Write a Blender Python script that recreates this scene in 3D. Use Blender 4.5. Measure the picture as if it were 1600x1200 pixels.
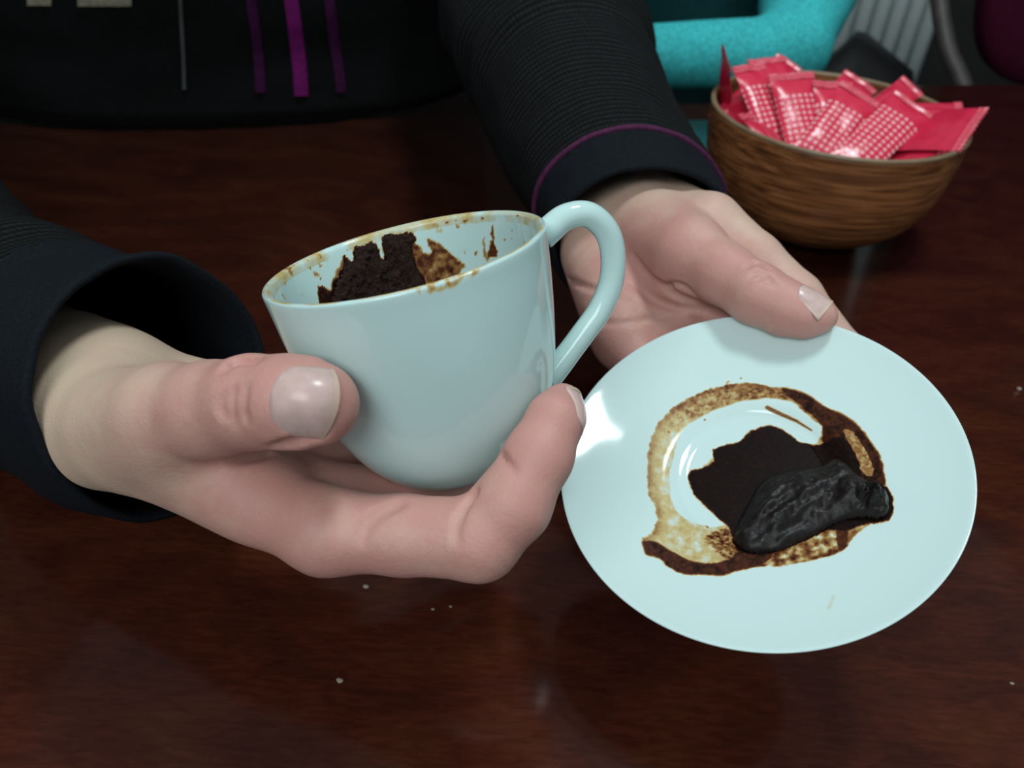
import bpy, math, random
import numpy as np
from mathutils import Vector, Matrix, noise as mnoise

for o in list(bpy.data.objects):
    bpy.data.objects.remove(o, do_unlink=True)
SC = bpy.context.scene
COL = SC.collection
rng = random.Random(7)

# ------------------------------------------------------------------ camera
# camera space: x right, y up, z depth (millimetres); world: z up, table top at z = 0 (metres)
FPX = 1280.0
H = 0.24
U = np.array([0.0497, 0.7826, 0.0]); U[2] = -math.sqrt(1 - U[0] ** 2 - U[1] ** 2)
EZ = np.array([0, 0, 1.0])
FH = EZ - EZ.dot(U) * U; FH /= np.linalg.norm(FH)
XH = np.cross(FH, U)
if XH[0] < 0: XH = -XH
RW = np.stack([XH, FH, U])                      # cam -> world rotation


def W(c):
    """camera-space mm -> world metres (array or single point)"""
    c = np.asarray(c, float)
    return c @ RW.T / 1000.0 + np.array([0, 0, H])


def Wd(c):
    return np.asarray(c, float) @ RW.T


def CAMSP(w):
    return (np.asarray(w, float) - np.array([0, 0, H])) @ RW * 1000.0


def P(px, py, d):
    return np.array([(px - 800) / FPX * d, (600 - py) / FPX * d, d], float)


def PIX(c):
    c = np.asarray(c, float)
    return np.stack([800 + FPX * c[..., 0] / c[..., 2], 600 - FPX * c[..., 1] / c[..., 2]], -1)


def on_table(px, py, z=0.0):
    """table-plane point (world) seen through a pixel"""
    d = Wd(np.array([(px - 800) / FPX, (600 - py) / FPX, 1.0]))
    t = (z - H) / d[2]
    return np.array([0, 0, H]) + d * t


cam_d = bpy.data.cameras.new('camera')
cam_d.sensor_width = 36.0
cam_d.lens = 36.0 * FPX / 1600.0
cam_d.clip_start = 0.01
cam_d.dof.use_dof = True
cam_d.dof.focus_distance = 0.215
cam_d.dof.aperture_fstop = 17.0
cam = bpy.data.objects.new('camera', cam_d)
COL.objects.link(cam)
M = Matrix.Identity(4)
for i in range(3):
    M[i][0] = RW[i][0]; M[i][1] = RW[i][1]; M[i][2] = -RW[i][2]
M[2][3] = H
cam.matrix_world = M
SC.camera = cam

# ------------------------------------------------------------------ world, lights, exposure
SC.view_settings.view_transform = 'Standard'
SC.view_settings.look = 'None'
SC.view_settings.gamma = 1.0
SC.view_settings.use_curve_mapping = False
SC.view_settings.exposure = 0.0

wd = bpy.data.worlds.new('room_light'); SC.world = wd
wd.use_nodes = True
wd.node_tree.nodes['Background'].inputs[0].default_value = (0.80, 0.93, 1.0, 1)
wd.node_tree.nodes['Background'].inputs[1].default_value = 0.30


def area(name, loc, target, sx, sy, power, color):
    l = bpy.data.lights.new(name, 'AREA')
    l.shape = 'RECTANGLE'; l.size = sx; l.size_y = sy; l.energy = power; l.color = color
    o = bpy.data.objects.new(name, l); COL.objects.link(o)
    o.location = loc
    o.rotation_euler = (Vector(target) - Vector(loc)).to_track_quat('-Z', 'Y').to_euler()
    return o


area('ceiling_lamp', (0.30, 0.46, 1.60), (0.2, 0.40, 0), 0.30, 0.22, 12.5, (0.86, 0.98, 1.0))
area('fill_light', (-0.55, -1.2, 1.5), (0, 0.25, 0.05), 1.1, 0.9, 20.0, (0.93, 0.99, 1.0))  # unseen soft fill behind the camera, added to brighten hands and cup


# ------------------------------------------------------------------ node helpers
def new_mat(name):
    m = bpy.data.materials.new(name); m.use_nodes = True
    nt = m.node_tree
    b = nt.nodes['Principled BSDF']
    return m, nt, b


def N(nt, kind, **kw):
    n = nt.nodes.new(kind)
    for k, v in kw.items():
        if k.startswith('i_'):
            key = k[2:].replace('_', ' ')
            n.inputs[key].default_value = v
        else:
            setattr(n, k, v)
    return n


def ramp(nt, stops, interp='LINEAR'):
    n = nt.nodes.new('ShaderNodeValToRGB')
    cr = n.color_ramp; cr.interpolation = interp
    while len(cr.elements) < len(stops): cr.elements.new(0.5)
    for e, (p, c) in zip(cr.elements, stops):
        e.position = p; e.color = (*c, 1) if len(c) == 3 else c
    return n


def bump(nt, b, height, strength=0.3, dist=0.001):
    n = N(nt, 'ShaderNodeBump'); n.inputs['Strength'].default_value = strength
    n.inputs['Distance'].default_value = dist
    nt.links.new(height, n.inputs['Height']); nt.links.new(n.outputs[0], b.inputs['Normal'])
    return n


def mapping(nt, out, scale=(1, 1, 1), rot=(0, 0, 0), loc=(0, 0, 0)):
    m = N(nt, 'ShaderNodeMapping'); m.inputs['Scale'].default_value = scale
    m.inputs['Rotation'].default_value = rot; m.inputs['Location'].default_value = loc
    nt.links.new(out, m.inputs['Vector']); return m.outputs[0]


def simple(name, col, rough=0.5, metal=0.0, noise=0.0, scale=60.0, bmp=0.0, spec=0.5):
    m, nt, b = new_mat(name)
    b.inputs['Roughness'].default_value = rough; b.inputs['Metallic'].default_value = metal
    b.inputs['Specular IOR Level'].default_value = spec
    tc = N(nt, 'ShaderNodeTexCoord')
    nz = N(nt, 'ShaderNodeTexNoise'); nz.inputs['Scale'].default_value = scale; nz.inputs['Detail'].default_value = 4
    nt.links.new(tc.outputs['Object'], nz.inputs['Vector'])
    lo = tuple(c * (1 - noise) for c in col); hi = tuple(min(1, c * (1 + noise)) for c in col)
    r = ramp(nt, [(0.3, lo), (0.7, hi)])
    nt.links.new(nz.outputs['Fac'], r.inputs[0]); nt.links.new(r.outputs[0], b.inputs['Base Color'])
    if bmp: bump(nt, b, nz.outputs['Fac'], bmp, 0.002)
    return m


MAT = {}

# mahogany table
m, nt, b = new_mat('mahogany'); MAT['table'] = m
tc = N(nt, 'ShaderNodeTexCoord')
v = mapping(nt, tc.outputs['Object'], scale=(5.0, 11.0, 3.0), rot=(0, 0, 0.12))
n1 = N(nt, 'ShaderNodeTexNoise'); n1.inputs['Scale'].default_value = 3.0; n1.inputs['Detail'].default_value = 8; n1.inputs['Distortion'].default_value = 1.2
nt.links.new(v, n1.inputs['Vector'])
v2 = mapping(nt, tc.outputs['Object'], scale=(60.0, 260.0, 20.0), rot=(0, 0, 0.12))
n2 = N(nt, 'ShaderNodeTexNoise'); n2.inputs['Scale'].default_value = 2.0; n2.inputs['Detail'].default_value = 6; n2.inputs['Distortion'].default_value = 0.6
nt.links.new(v2, n2.inputs['Vector'])
r1 = ramp(nt, [(0.28, (0.032, 0.0085, 0.0058)), (0.5, (0.054, 0.0125, 0.0068)), (0.74, (0.070, 0.020, 0.0090))])
nt.links.new(n1.outputs['Fac'], r1.inputs[0])
r2 = ramp(nt, [(0.35, (0.55, 0.5, 0.5)), (0.65, (1.15, 1.12, 1.1))])
nt.links.new(n2.outputs['Fac'], r2.inputs[0])
mx = N(nt, 'ShaderNodeMix', data_type='RGBA', blend_type='MULTIPLY'); mx.inputs[0].default_value = 0.55
nt.links.new(r1.outputs[0], mx.inputs[6]); nt.links.new(r2.outputs[0], mx.inputs[7])
nt.links.new(mx.outputs[2], b.inputs['Base Color'])
n3 = N(nt, 'ShaderNodeTexNoise'); n3.inputs['Scale'].default_value = 14.0; n3.inputs['Detail'].default_value = 5
nt.links.new(tc.outputs['Object'], n3.inputs['Vector'])
r3 = ramp(nt, [(0.35, (0.10,) * 3), (0.7, (0.15,) * 3)])
nt.links.new(n3.outputs['Fac'], r3.inputs[0]); nt.links.new(r3.outputs[0], b.inputs['Roughness'])
b.inputs['Specular IOR Level'].default_value = 0.17
bump(nt, b, n2.outputs['Fac'], 0.02, 0.0004)

# ceramic with coffee staining driven by a mesh attribute ('stain' 0..1)
def ceramic(name, base):
    m, nt, b = new_mat(name)
    at = N(nt, 'ShaderNodeAttribute'); at.attribute_name = 'stain'
    tc = N(nt, 'ShaderNodeTexCoord')
    nz = N(nt, 'ShaderNodeTexNoise'); nz.inputs['Scale'].default_value = 900; nz.inputs['Detail'].default_value = 5
    nt.links.new(tc.outputs['Object'], nz.inputs['Vector'])
    # speckle: noise shifts the density of the film where there is one
    mm = N(nt, 'ShaderNodeMath', operation='MULTIPLY_ADD'); mm.inputs[1].default_value = 0.6; mm.inputs[2].default_value = -0.30
    nt.links.new(nz.outputs['Fac'], mm.inputs[0])
    mk = N(nt, 'ShaderNodeMath', operation='MULTIPLY'); nt.links.new(mm.outputs[0], mk.inputs[0]); nt.links.new(at.outputs['Fac'], mk.inputs[1])
    ad = N(nt, 'ShaderNodeMath', operation='ADD', use_clamp=True); nt.links.new(mk.outputs[0], ad.inputs[0]); nt.links.new(at.outputs['Fac'], ad.inputs[1])
    r = ramp(nt, [(0.0, base), (0.05, base), (0.18, (0.55, 0.45, 0.20)), (0.38, (0.29, 0.135, 0.04)), (0.60, (0.085, 0.022, 0.008)), (0.82, (0.014, 0.0045, 0.003)), (1.0, (0.006, 0.0025, 0.002))])
    nt.links.new(ad.outputs[0], r.inputs[0]); nt.links.new(r.outputs[0], b.inputs['Base Color'])
    rr = ramp(nt, [(0.0, (0.07,) * 3), (0.2, (0.22,) * 3), (1.0, (0.42,) * 3)])
    nt.links.new(at.outputs['Fac'], rr.inputs[0]); nt.links.new(rr.outputs[0], b.inputs['Roughness'])
    rs = ramp(nt, [(0.0, (0.5,) * 3), (0.2, (0.35,) * 3), (0.8, (0.08,) * 3)])
    nt.links.new(at.outputs['Fac'], rs.inputs[0]); nt.links.new(rs.outputs[0], b.inputs['Specular IOR Level'])
    return m


MAT['cup'] = ceramic('cup_porcelain', (0.56, 0.765, 0.745))
MAT['saucer'] = ceramic('saucer_porcelain', (0.61, 0.775, 0.76))

# coffee grounds
def grounds(name, c0, c1, rough, scale=700, bstr=0.9, spec=0.5):
    m, nt, b = new_mat(name)
    b.inputs['Specular IOR Level'].default_value = spec
    tc = N(nt, 'ShaderNodeTexCoord')
    nz = N(nt, 'ShaderNodeTexNoise'); nz.inputs['Scale'].default_value = scale; nz.inputs['Detail'].default_value = 6
    nt.links.new(tc.outputs['Object'], nz.inputs['Vector'])
    r = ramp(nt, [(0.35, c0), (0.7, c1)])
    nt.links.new(nz.outputs['Fac'], r.inputs[0]); nt.links.new(r.outputs[0], b.inputs['Base Color'])
    b.inputs['Roughness'].default_value = rough
    bump(nt, b, nz.outputs['Fac'], bstr, 0.0008)
    return m


MAT['grounds'] = grounds('wet_grounds', (0.005, 0.0035, 0.0035), (0.012, 0.008, 0.007), 0.45, 420, 0.25, 0.28)
MAT['dry_grounds'] = grounds('crumbly_grounds', (0.009, 0.004, 0.003), (0.036, 0.015, 0.010), 0.85, 1300, 1.0, 0.2)

# skin
m, nt, b = new_mat('skin'); MAT['skin'] = m
at = N(nt, 'ShaderNodeAttribute'); at.attribute_name = 'pink'
tc = N(nt, 'ShaderNodeTexCoord')
nz = N(nt, 'ShaderNodeTexNoise'); nz.inputs['Scale'].default_value = 70; nz.inputs['Detail'].default_value = 6; nz.inputs['Roughness'].default_value = 0.65
nt.links.new(tc.outputs['Object'], nz.inputs['Vector'])
mp = N(nt, 'ShaderNodeMath', operation='MULTIPLY_ADD'); mp.inputs[1].default_value = 0.9; mp.inputs[2].default_value = -0.45
nt.links.new(nz.outputs['Fac'], mp.inputs[0])
ma = N(nt, 'ShaderNodeMath', operation='ADD', use_clamp=True)
nt.links.new(mp.outputs[0], ma.inputs[0]); nt.links.new(at.outputs['Fac'], ma.inputs[1])
r = ramp(nt, [(0.0, (0.60, 0.475, 0.335)), (0.35, (0.60, 0.435, 0.33)), (0.7, (0.585, 0.37, 0.295)), (1.0, (0.55, 0.275, 0.235))])
nt.links.new(ma.outputs[0], r.inputs[0]); nt.links.new(r.outputs[0], b.inputs['Base Color'])
b.inputs['Roughness'].default_value = 0.56
b.inputs['Subsurface Weight'].default_value = 0.22
b.inputs['Subsurface Radius'].default_value = (1.0, 0.35, 0.2)
b.inputs['Subsurface Scale'].default_value = 0.0028
vo = N(nt, 'ShaderNodeTexVoronoi'); vo.inputs['Scale'].default_value = 1100
nt.links.new(tc.outputs['Object'], vo.inputs['Vector'])
nz2 = N(nt, 'ShaderNodeTexNoise'); nz2.inputs['Scale'].default_value = 260; nz2.inputs['Detail'].default_value = 5
nt.links.new(tc.outputs['Object'], nz2.inputs['Vector'])
am = N(nt, 'ShaderNodeMath', operation='MULTIPLY_ADD'); am.inputs[1].default_value = 0.35
nt.links.new(vo.outputs['Distance'], am.inputs[0]); nt.links.new(nz2.outputs['Fac'], am.inputs[2])
bump(nt, b, am.outputs[0], 0.20, 0.0008)

MAT['nail'] = simple('nail', (0.60, 0.425, 0.39), 0.28, noise=0.10, scale=300, spec=0.4)
MAT['nail_tip'] = simple('nail_edge', (0.57, 0.42, 0.33), 0.5, noise=0.05, scale=300)


def cloth(name, col, knit=None, rough=0.85, nscale=400):
    m, nt, b = new_mat(name)
    tc = N(nt, 'ShaderNodeTexCoord')
    nz = N(nt, 'ShaderNodeTexNoise'); nz.inputs['Scale'].default_value = nscale; nz.inputs['Detail'].default_value = 4
    nt.links.new(tc.outputs['Object'], nz.inputs['Vector'])
    r = ramp(nt, [(0.3, tuple(c * 0.75 for c in col)), (0.7, tuple(c * 1.25 for c in col))])
    nt.links.new(nz.outputs['Fac'], r.inputs[0])
    b.inputs['Roughness'].default_value = rough
    b.inputs['Specular IOR Level'].default_value = 0.12
    b.inputs['Sheen Weight'].default_value = 0.0
    if knit:
        # rows of small eyelets running round the sleeve, in UV metres
        v = mapping(nt, tc.outputs['UV'], scale=(knit[0], knit[1], 1))
        sx = N(nt, 'ShaderNodeSeparateXYZ'); nt.links.new(v, sx.inputs[0])
        sa = N(nt, 'ShaderNodeMath', operation='SINE'); nt.links.new(sx.outputs[0], sa.inputs[0])
        sb = N(nt, 'ShaderNodeMath', operation='SINE'); nt.links.new(sx.outputs[1], sb.inputs[0])
        ml = N(nt, 'ShaderNodeMath', operation='MULTIPLY_ADD'); ml.inputs[1].default_value = 0.45
        nt.links.new(sa.outputs[0], ml.inputs[0]); nt.links.new(sb.outputs[0], ml.inputs[2])
        kr = ramp(nt, [(0.35, (0.35,) * 3), (0.8, (1.9,) * 3)])
        sh = N(nt, 'ShaderNodeMath', operation='MULTIPLY_ADD'); sh.inputs[1].default_value = 0.34; sh.inputs[2].default_value = 0.5
        nt.links.new(ml.outputs[0], sh.inputs[0]); nt.links.new(sh.outputs[0], kr.inputs[0])
        mx = N(nt, 'ShaderNodeMix', data_type='RGBA', blend_type='MULTIPLY'); mx.inputs[0].default_value = 1
        nt.links.new(r.outputs[0], mx.inputs[6]); nt.links.new(kr.outputs[0], mx.inputs[7])
        nt.links.new(mx.outputs[2], b.inputs['Base Color'])
        bump(nt, b, sh.outputs[0], 0.6, 0.0006)
    else:
        nt.links.new(r.outputs[0], b.inputs['Base Color'])
        bump(nt, b, nz.outputs['Fac'], 0.25, 0.0006)
    return m


MAT['knit'] = cloth('black_knit', (0.0060, 0.0068, 0.0075), knit=(2 * math.pi / 0.0022, 2 * math.pi / 0.0034))
MAT['cuff'] = cloth('navy_cuff', (0.0058, 0.0080, 0.0112), nscale=900)
MAT['jacket'] = cloth('black_jacket', (0.0016, 0.0018, 0.0020), nscale=200)
MAT['piping'] = cloth('plum_piping', (0.075, 0.018, 0.055), nscale=500)
MAT['stripe'] = cloth('magenta_stripe', (0.105, 0.005, 0.080), nscale=500)
MAT['stripe_dim'] = cloth('dim_stripe', (0.028, 0.003, 0.026), nscale=500)
MAT['teal'] = cloth('turquoise_knit', (0.045, 0.44, 0.46), nscale=350)
MAT['teal_shade'] = cloth('teal_knit_shade', (0.006, 0.045, 0.05), nscale=350)  # turquoise darkened in its colour to stand for shade
MAT['maroon'] = cloth('maroon_cloth', (0.055, 0.004, 0.018), nscale=250)
MAT['cream'] = cloth('cream_print', (0.17, 0.155, 0.115), nscale=250)
MAT['zip'] = simple('zip_metal', (0.10, 0.11, 0.11), 0.45, metal=0.6)
MAT['black'] = simple('black_leather', (0.006, 0.006, 0.006), 0.55, noise=0.2, bmp=0.2)
MAT['glass'] = simple('black_glass', (0.012, 0.016, 0.017), 0.05, noise=0.05, spec=0.9)
MAT['metal'] = simple('bright_metal', (0.72, 0.74, 0.74), 0.28, metal=1.0, noise=0.05)
MAT['enamel'] = simple('white_enamel', (0.52, 0.58, 0.58), 0.35, noise=0.03)
MAT['wall'] = simple('dark_wall', (0.030, 0.032, 0.030), 0.9, noise=0.15, scale=8)
MAT['side_wall'] = simple('painted_wall', (0.30, 0.30, 0.28), 0.9, noise=0.06, scale=6)
MAT['floor'] = simple('floor_dark', (0.035, 0.028, 0.024), 0.6, noise=0.3, scale=6)
MAT['frame'] = simple('taupe_frame', (0.060, 0.050, 0.048), 0.5, noise=0.15)
MAT['crumb'] = simple('crumb', (0.30, 0.25, 0.20), 0.8, noise=0.3, scale=900)

# wooden bowl
m, nt, b = new_mat('acacia'); MAT['bowl'] = m
tc = N(nt, 'ShaderNodeTexCoord')
v = mapping(nt, tc.outputs['Object'], scale=(8, 30, 120), rot=(0.10, -0.42, 0.5))
w = N(nt, 'ShaderNodeTexNoise'); w.inputs['Scale'].default_value = 1.5; w.inputs['Detail'].default_value = 7; w.inputs['Distortion'].default_value = 1.4
nt.links.new(v, w.inputs['Vector'])
v2 = mapping(nt, tc.outputs['Object'], scale=(12, 34, 330), rot=(0.10, -0.42, 0.5))
w2 = N(nt, 'ShaderNodeTexNoise'); w2.inputs['Scale'].default_value = 1.5; w2.inputs['Detail'].default_value = 4; w2.inputs['Distortion'].default_value = 0.8
nt.links.new(v2, w2.inputs['Vector'])
r = ramp(nt, [(0.30, (0.15, 0.055, 0.020)), (0.45, (0.27, 0.102, 0.036)), (0.62, (0.35, 0.145, 0.054)), (0.75, (0.25, 0.094, 0.033))])
nt.links.new(w.outputs['Fac'], r.inputs[0])
r2 = ramp(nt, [(0.42, (0.35, 0.3, 0.28)), (0.56, (1.1, 1.1, 1.1))])
nt.links.new(w2.outputs['Fac'], r2.inputs[0])
mx = N(nt, 'ShaderNodeMix', data_type='RGBA', blend_type='MULTIPLY'); mx.inputs[0].default_value = 0.75
nt.links.new(r.outputs[0], mx.inputs[6]); nt.links.new(r2.outputs[0], mx.inputs[7])
nt.links.new(mx.outputs[2], b.inputs['Base Color'])
b.inputs['Roughness'].default_value = 0.38
bump(nt, b, w2.outputs['Fac'], 0.08, 0.0006)
MAT['bowl_rim'] = simple('pale_rim_wood', (0.22, 0.15, 0.085), 0.5, noise=0.2, scale=80)

# sugar packets: glossy red film, dotted print on UV (u across in mm, v along in mm)
def packet_mat(name, dots):
    m, nt, b = new_mat(name)
    red = (0.66, 0.020, 0.062)
    b.inputs['Roughness'].default_value = 0.27
    tc = N(nt, 'ShaderNodeTexCoord')
    nz = N(nt, 'ShaderNodeTexNoise'); nz.inputs['Scale'].default_value = 120; nz.inputs['Detail'].default_value = 3
    nt.links.new(tc.outputs['Object'], nz.inputs['Vector'])
    bump(nt, b, nz.outputs['Fac'], 0.25, 0.002)
    if not dots:
        r = ramp(nt, [(0.3, (0.54, 0.014, 0.05)), (0.7, red)])
        nt.links.new(nz.outputs['Fac'], r.inputs[0]); nt.links.new(r.outputs[0], b.inputs['Base Color'])
        return m
    sx = N(nt, 'ShaderNodeSeparateXYZ'); nt.links.new(tc.outputs['UV'], sx.inputs[0])

    def math1(op, a, c=None, d=None):
        n = N(nt, 'ShaderNodeMath', operation=op)
        nt.links.new(a, n.inputs[0])
        if c is not None:
            if isinstance(c, float): n.inputs[1].default_value = c
            else: nt.links.new(c, n.inputs[1])
        if d is not None: n.inputs[2].default_value = d
        return n.outputs[0]
    pit = 3.8
    fx = math1('SUBTRACT', math1('FRACT', math1('DIVIDE', sx.outputs[0], pit)), 0.5)
    fy = math1('SUBTRACT', math1('FRACT', math1('DIVIDE', sx.outputs[1], pit)), 0.5)
    d2 = math1('ADD', math1('MULTIPLY', fx, fx), math1('MULTIPLY', fy, fy))
    inside = math1('LESS_THAN', d2, 0.088)
    inband = math1('GREATER_THAN', sx.outputs[1], 15.0)
    k = math1('MULTIPLY', inside, inband)
    mx = N(nt, 'ShaderNodeMix', data_type='RGBA'); nt.links.new(k, mx.inputs[0])
    mx.inputs[6].default_value = (*red, 1); mx.inputs[7].default_value = (0.84, 0.40, 0.43, 1)
    nt.links.new(mx.outputs[2], b.inputs['Base Color'])
    return m


MAT['packet_dots'] = packet_mat('packet_dotted', True)
MAT['packet_red'] = packet_mat('packet_plain', False)
MAT['packet_edge'] = simple('packet_crimp', (0.68, 0.085, 0.125), 0.3, noise=0.35, scale=900)


# ------------------------------------------------------------------ object helpers
def link(o, parent=None):
    COL.objects.link(o)
    if parent is not None:
        o.parent = parent
        o.matrix_parent_inverse = parent.matrix_world.inverted()
    return o


def mesh_obj(name, verts, faces, mat, parent=None, smooth=True, uv=None, attrs=None, origin=None):
    me = bpy.data.meshes.new(name)
    verts = np.asarray(verts, float)
    if origin is not None: verts = verts - np.asarray(origin, float)
    me.from_pydata(verts.tolist() if len(verts) < 4 else verts, [], faces if isinstance(faces, list) else faces.tolist())
    if smooth: me.polygons.foreach_set('use_smooth', np.ones(len(me.polygons), bool))
    if uv is not None:
        l = me.uv_layers.new(name='UVMap')
        idx = np.empty(len(me.loops), np.int32); me.loops.foreach_get('vertex_index', idx)
        l.data.foreach_set('uv', np.asarray(uv, np.float32)[idx].ravel())
    for k, a in (attrs or {}).items():
        at = me.attributes.new(k, 'FLOAT', 'POINT'); at.data.foreach_set('value', np.asarray(a, np.float32))
    mats = mat if isinstance(mat, (list, tuple)) else [mat]
    for q in mats: me.materials.append(q)
    me.update()
    o = bpy.data.objects.new(name, me)
    if origin is not None: o.location = origin
    return link(o, parent)


def thing(name, label, cat, loc=(0, 0, 0), group=None):
    o = bpy.data.objects.new(name, None); o.empty_display_size = 0.02
    o.location = loc; COL.objects.link(o)
    bpy.context.view_layer.update()
    tag(o, label, cat, group)
    return o


def tag(o, label=None, cat=None, group=None, kind=None):
    if label: o['label'] = label
    if cat: o['category'] = cat
    if group: o['group'] = group
    if kind: o['kind'] = kind
    return o


def grid_faces(nu, nv, closed_u=False, offset=0, flip=False):
    """vertex index = v*nu+u"""
    uu = np.arange(nu if closed_u else nu - 1); vv = np.arange(nv - 1)
    a, bq = np.meshgrid(uu, vv)
    a = a.ravel(); bq = bq.ravel(); a2 = (a + 1) % nu
    f = np.stack([bq * nu + a, bq * nu + a2, (bq + 1) * nu + a2, (bq + 1) * nu + a], 1) + offset
    return f[:, ::-1] if flip else f


def box_mesh(lo, hi, bevel=0.0):
    import bmesh
    bm = bmesh.new()
    bmesh.ops.create_cube(bm, size=1)
    lo = Vector(lo); hi = Vector(hi)
    for vtx in bm.verts:
        vtx.co = Vector([lo[i] + (hi[i] - lo[i]) * (vtx.co[i] + 0.5) for i in range(3)])
    if bevel:
        bmesh.ops.bevel(bm, geom=bm.edges[:], offset=bevel, segments=3, affect='EDGES')
    me = bpy.data.meshes.new('box'); bm.to_mesh(me); bm.free()
    return me


def box(name, lo, hi, mat, parent=None, bevel=0.0, rot=None, pivot=None):
    me = box_mesh(lo, hi, bevel); me.name = name; me.materials.append(mat)
    if rot is not None:
        pv = Vector(pivot) if pivot is not None else (Vector(lo) + Vector(hi)) / 2
        me.transform(Matrix.Translation(pv) @ rot @ Matrix.Translation(-pv))
    if bevel: me.polygons.foreach_set('use_smooth', np.ones(len(me.polygons), bool))
    o = bpy.data.objects.new(name, me)
    return link(o, parent)


def catmull(pts, n):
    pts = np.asarray(pts, float)
    p = np.vstack([2 * pts[0] - pts[1], pts, 2 * pts[-1] - pts[-2]])
    out = []
    for i in range(len(pts) - 1):
        t = np.linspace(0, 1, n, endpoint=False)[:, None]
        a, b_, c, d = p[i], p[i + 1], p[i + 2], p[i + 3]
        out.append(0.5 * ((2 * b_) + (-a + c) * t + (2 * a - 5 * b_ + 4 * c - d) * t ** 2 + (-a + 3 * b_ - 3 * c + d) * t ** 3))
    out.append(pts[-1:])
    return np.vstack(out)


def unit(v):
    v = np.asarray(v, float); return v / np.linalg.norm(v)


def tube(pts, rad, nseg=16, flat=None):
    """swept tube verts/faces along polyline with caps"""
    pts = np.asarray(pts, float); n = len(pts)
    rad = np.broadcast_to(np.asarray(rad, float), (n,))
    tang = np.gradient(pts, axis=0); tang /= np.linalg.norm(tang, axis=1)[:, None]
    up = np.array([0.13, 0.21, 0.97])
    a = np.cross(tang[0], up); a = unit(a)
    V = []
    th = np.linspace(0, 2 * np.pi, nseg, endpoint=False)
    for i in range(n):
        a = a - a.dot(tang[i]) * tang[i]; a = unit(a); bb = np.cross(tang[i], a)
        V.append(pts[i] + rad[i] * (np.cos(th)[:, None] * a + np.sin(th)[:, None] * bb))
    V = np.vstack(V)
    F = grid_faces(nseg, n, True).tolist()
    V = np.vstack([V, pts[0], pts[-1]])
    i0, i1 = n * nseg, n * nseg + 1
    for k in range(nseg):
        F.append([i0, (k + 1) % nseg, k]); F.append([i1, (n - 1) * nseg + k, (n - 1) * nseg + (k + 1) % nseg])
    return V, F


def vnoise(pts, scale, seed=0.0, octaves=3):
    out = np.empty(len(pts))
    for i, p in enumerate(pts):
        out[i] = mnoise.fractal(Vector((p[0] * scale + seed, p[1] * scale - seed, p[2] * scale + 2 * seed)), 1.0, 2.0, octaves)
    return out


def round_poly(p):
    q = np.vstack([p[-1:], p, p[:2]])
    c = catmull(q, 3)
    return c[3:3 + 3 * len(p)]


def poly_sd(px, poly, smooth=True):
    """signed distance (negative inside) of points px (n,2) to polygon"""
    poly = np.asarray(poly, float)
    if smooth: poly = round_poly(poly)
    n = len(poly)
    d = np.full(len(px), 1e18); inside = np.zeros(len(px), bool)
    for i in range(n):
        a = poly[i]; c = poly[(i + 1) % n]
        e = c - a; w = px - a
        t = np.clip((w @ e) / (e @ e), 0, 1)
        q = w - t[:, None] * e
        d = np.minimum(d, (q ** 2).sum(1))
        cond = (a[1] > px[:, 1]) != (c[1] > px[:, 1])
        with np.errstate(divide='ignore', invalid='ignore'):
            xi = (c[0] - a[0]) * (px[:, 1] - a[1]) / (c[1] - a[1]) + a[0]
        inside ^= cond & (px[:, 0] < xi)
    d = np.sqrt(d)
    return np.where(inside, -d, d)


def line_d(px, pts):
    d = np.full(len(px), 1e18)
    pts = np.asarray(pts, float)
    for a, c in zip(pts[:-1], pts[1:]):
        e = c - a; w = px - a
        t = np.clip((w @ e) / (e @ e), 0, 1)
        q = w - t[:, None] * e
        d = np.minimum(d, (q ** 2).sum(1))
    return np.sqrt(d)


def sstep(a, b_, x):
    t = np.clip((x - a) / (b_ - a), 0, 1); return t * t * (3 - 2 * t)


# ------------------------------------------------------------------ signed-distance sculpting
def smin(a, b_, k):
    h = np.clip(0.5 + 0.5 * (b_ - a) / k, 0, 1)
    return b_ + (a - b_) * h - k * h * (1 - h)


def smax(a, b_, k):
    return -smin(-a, -b_, k)


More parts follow.
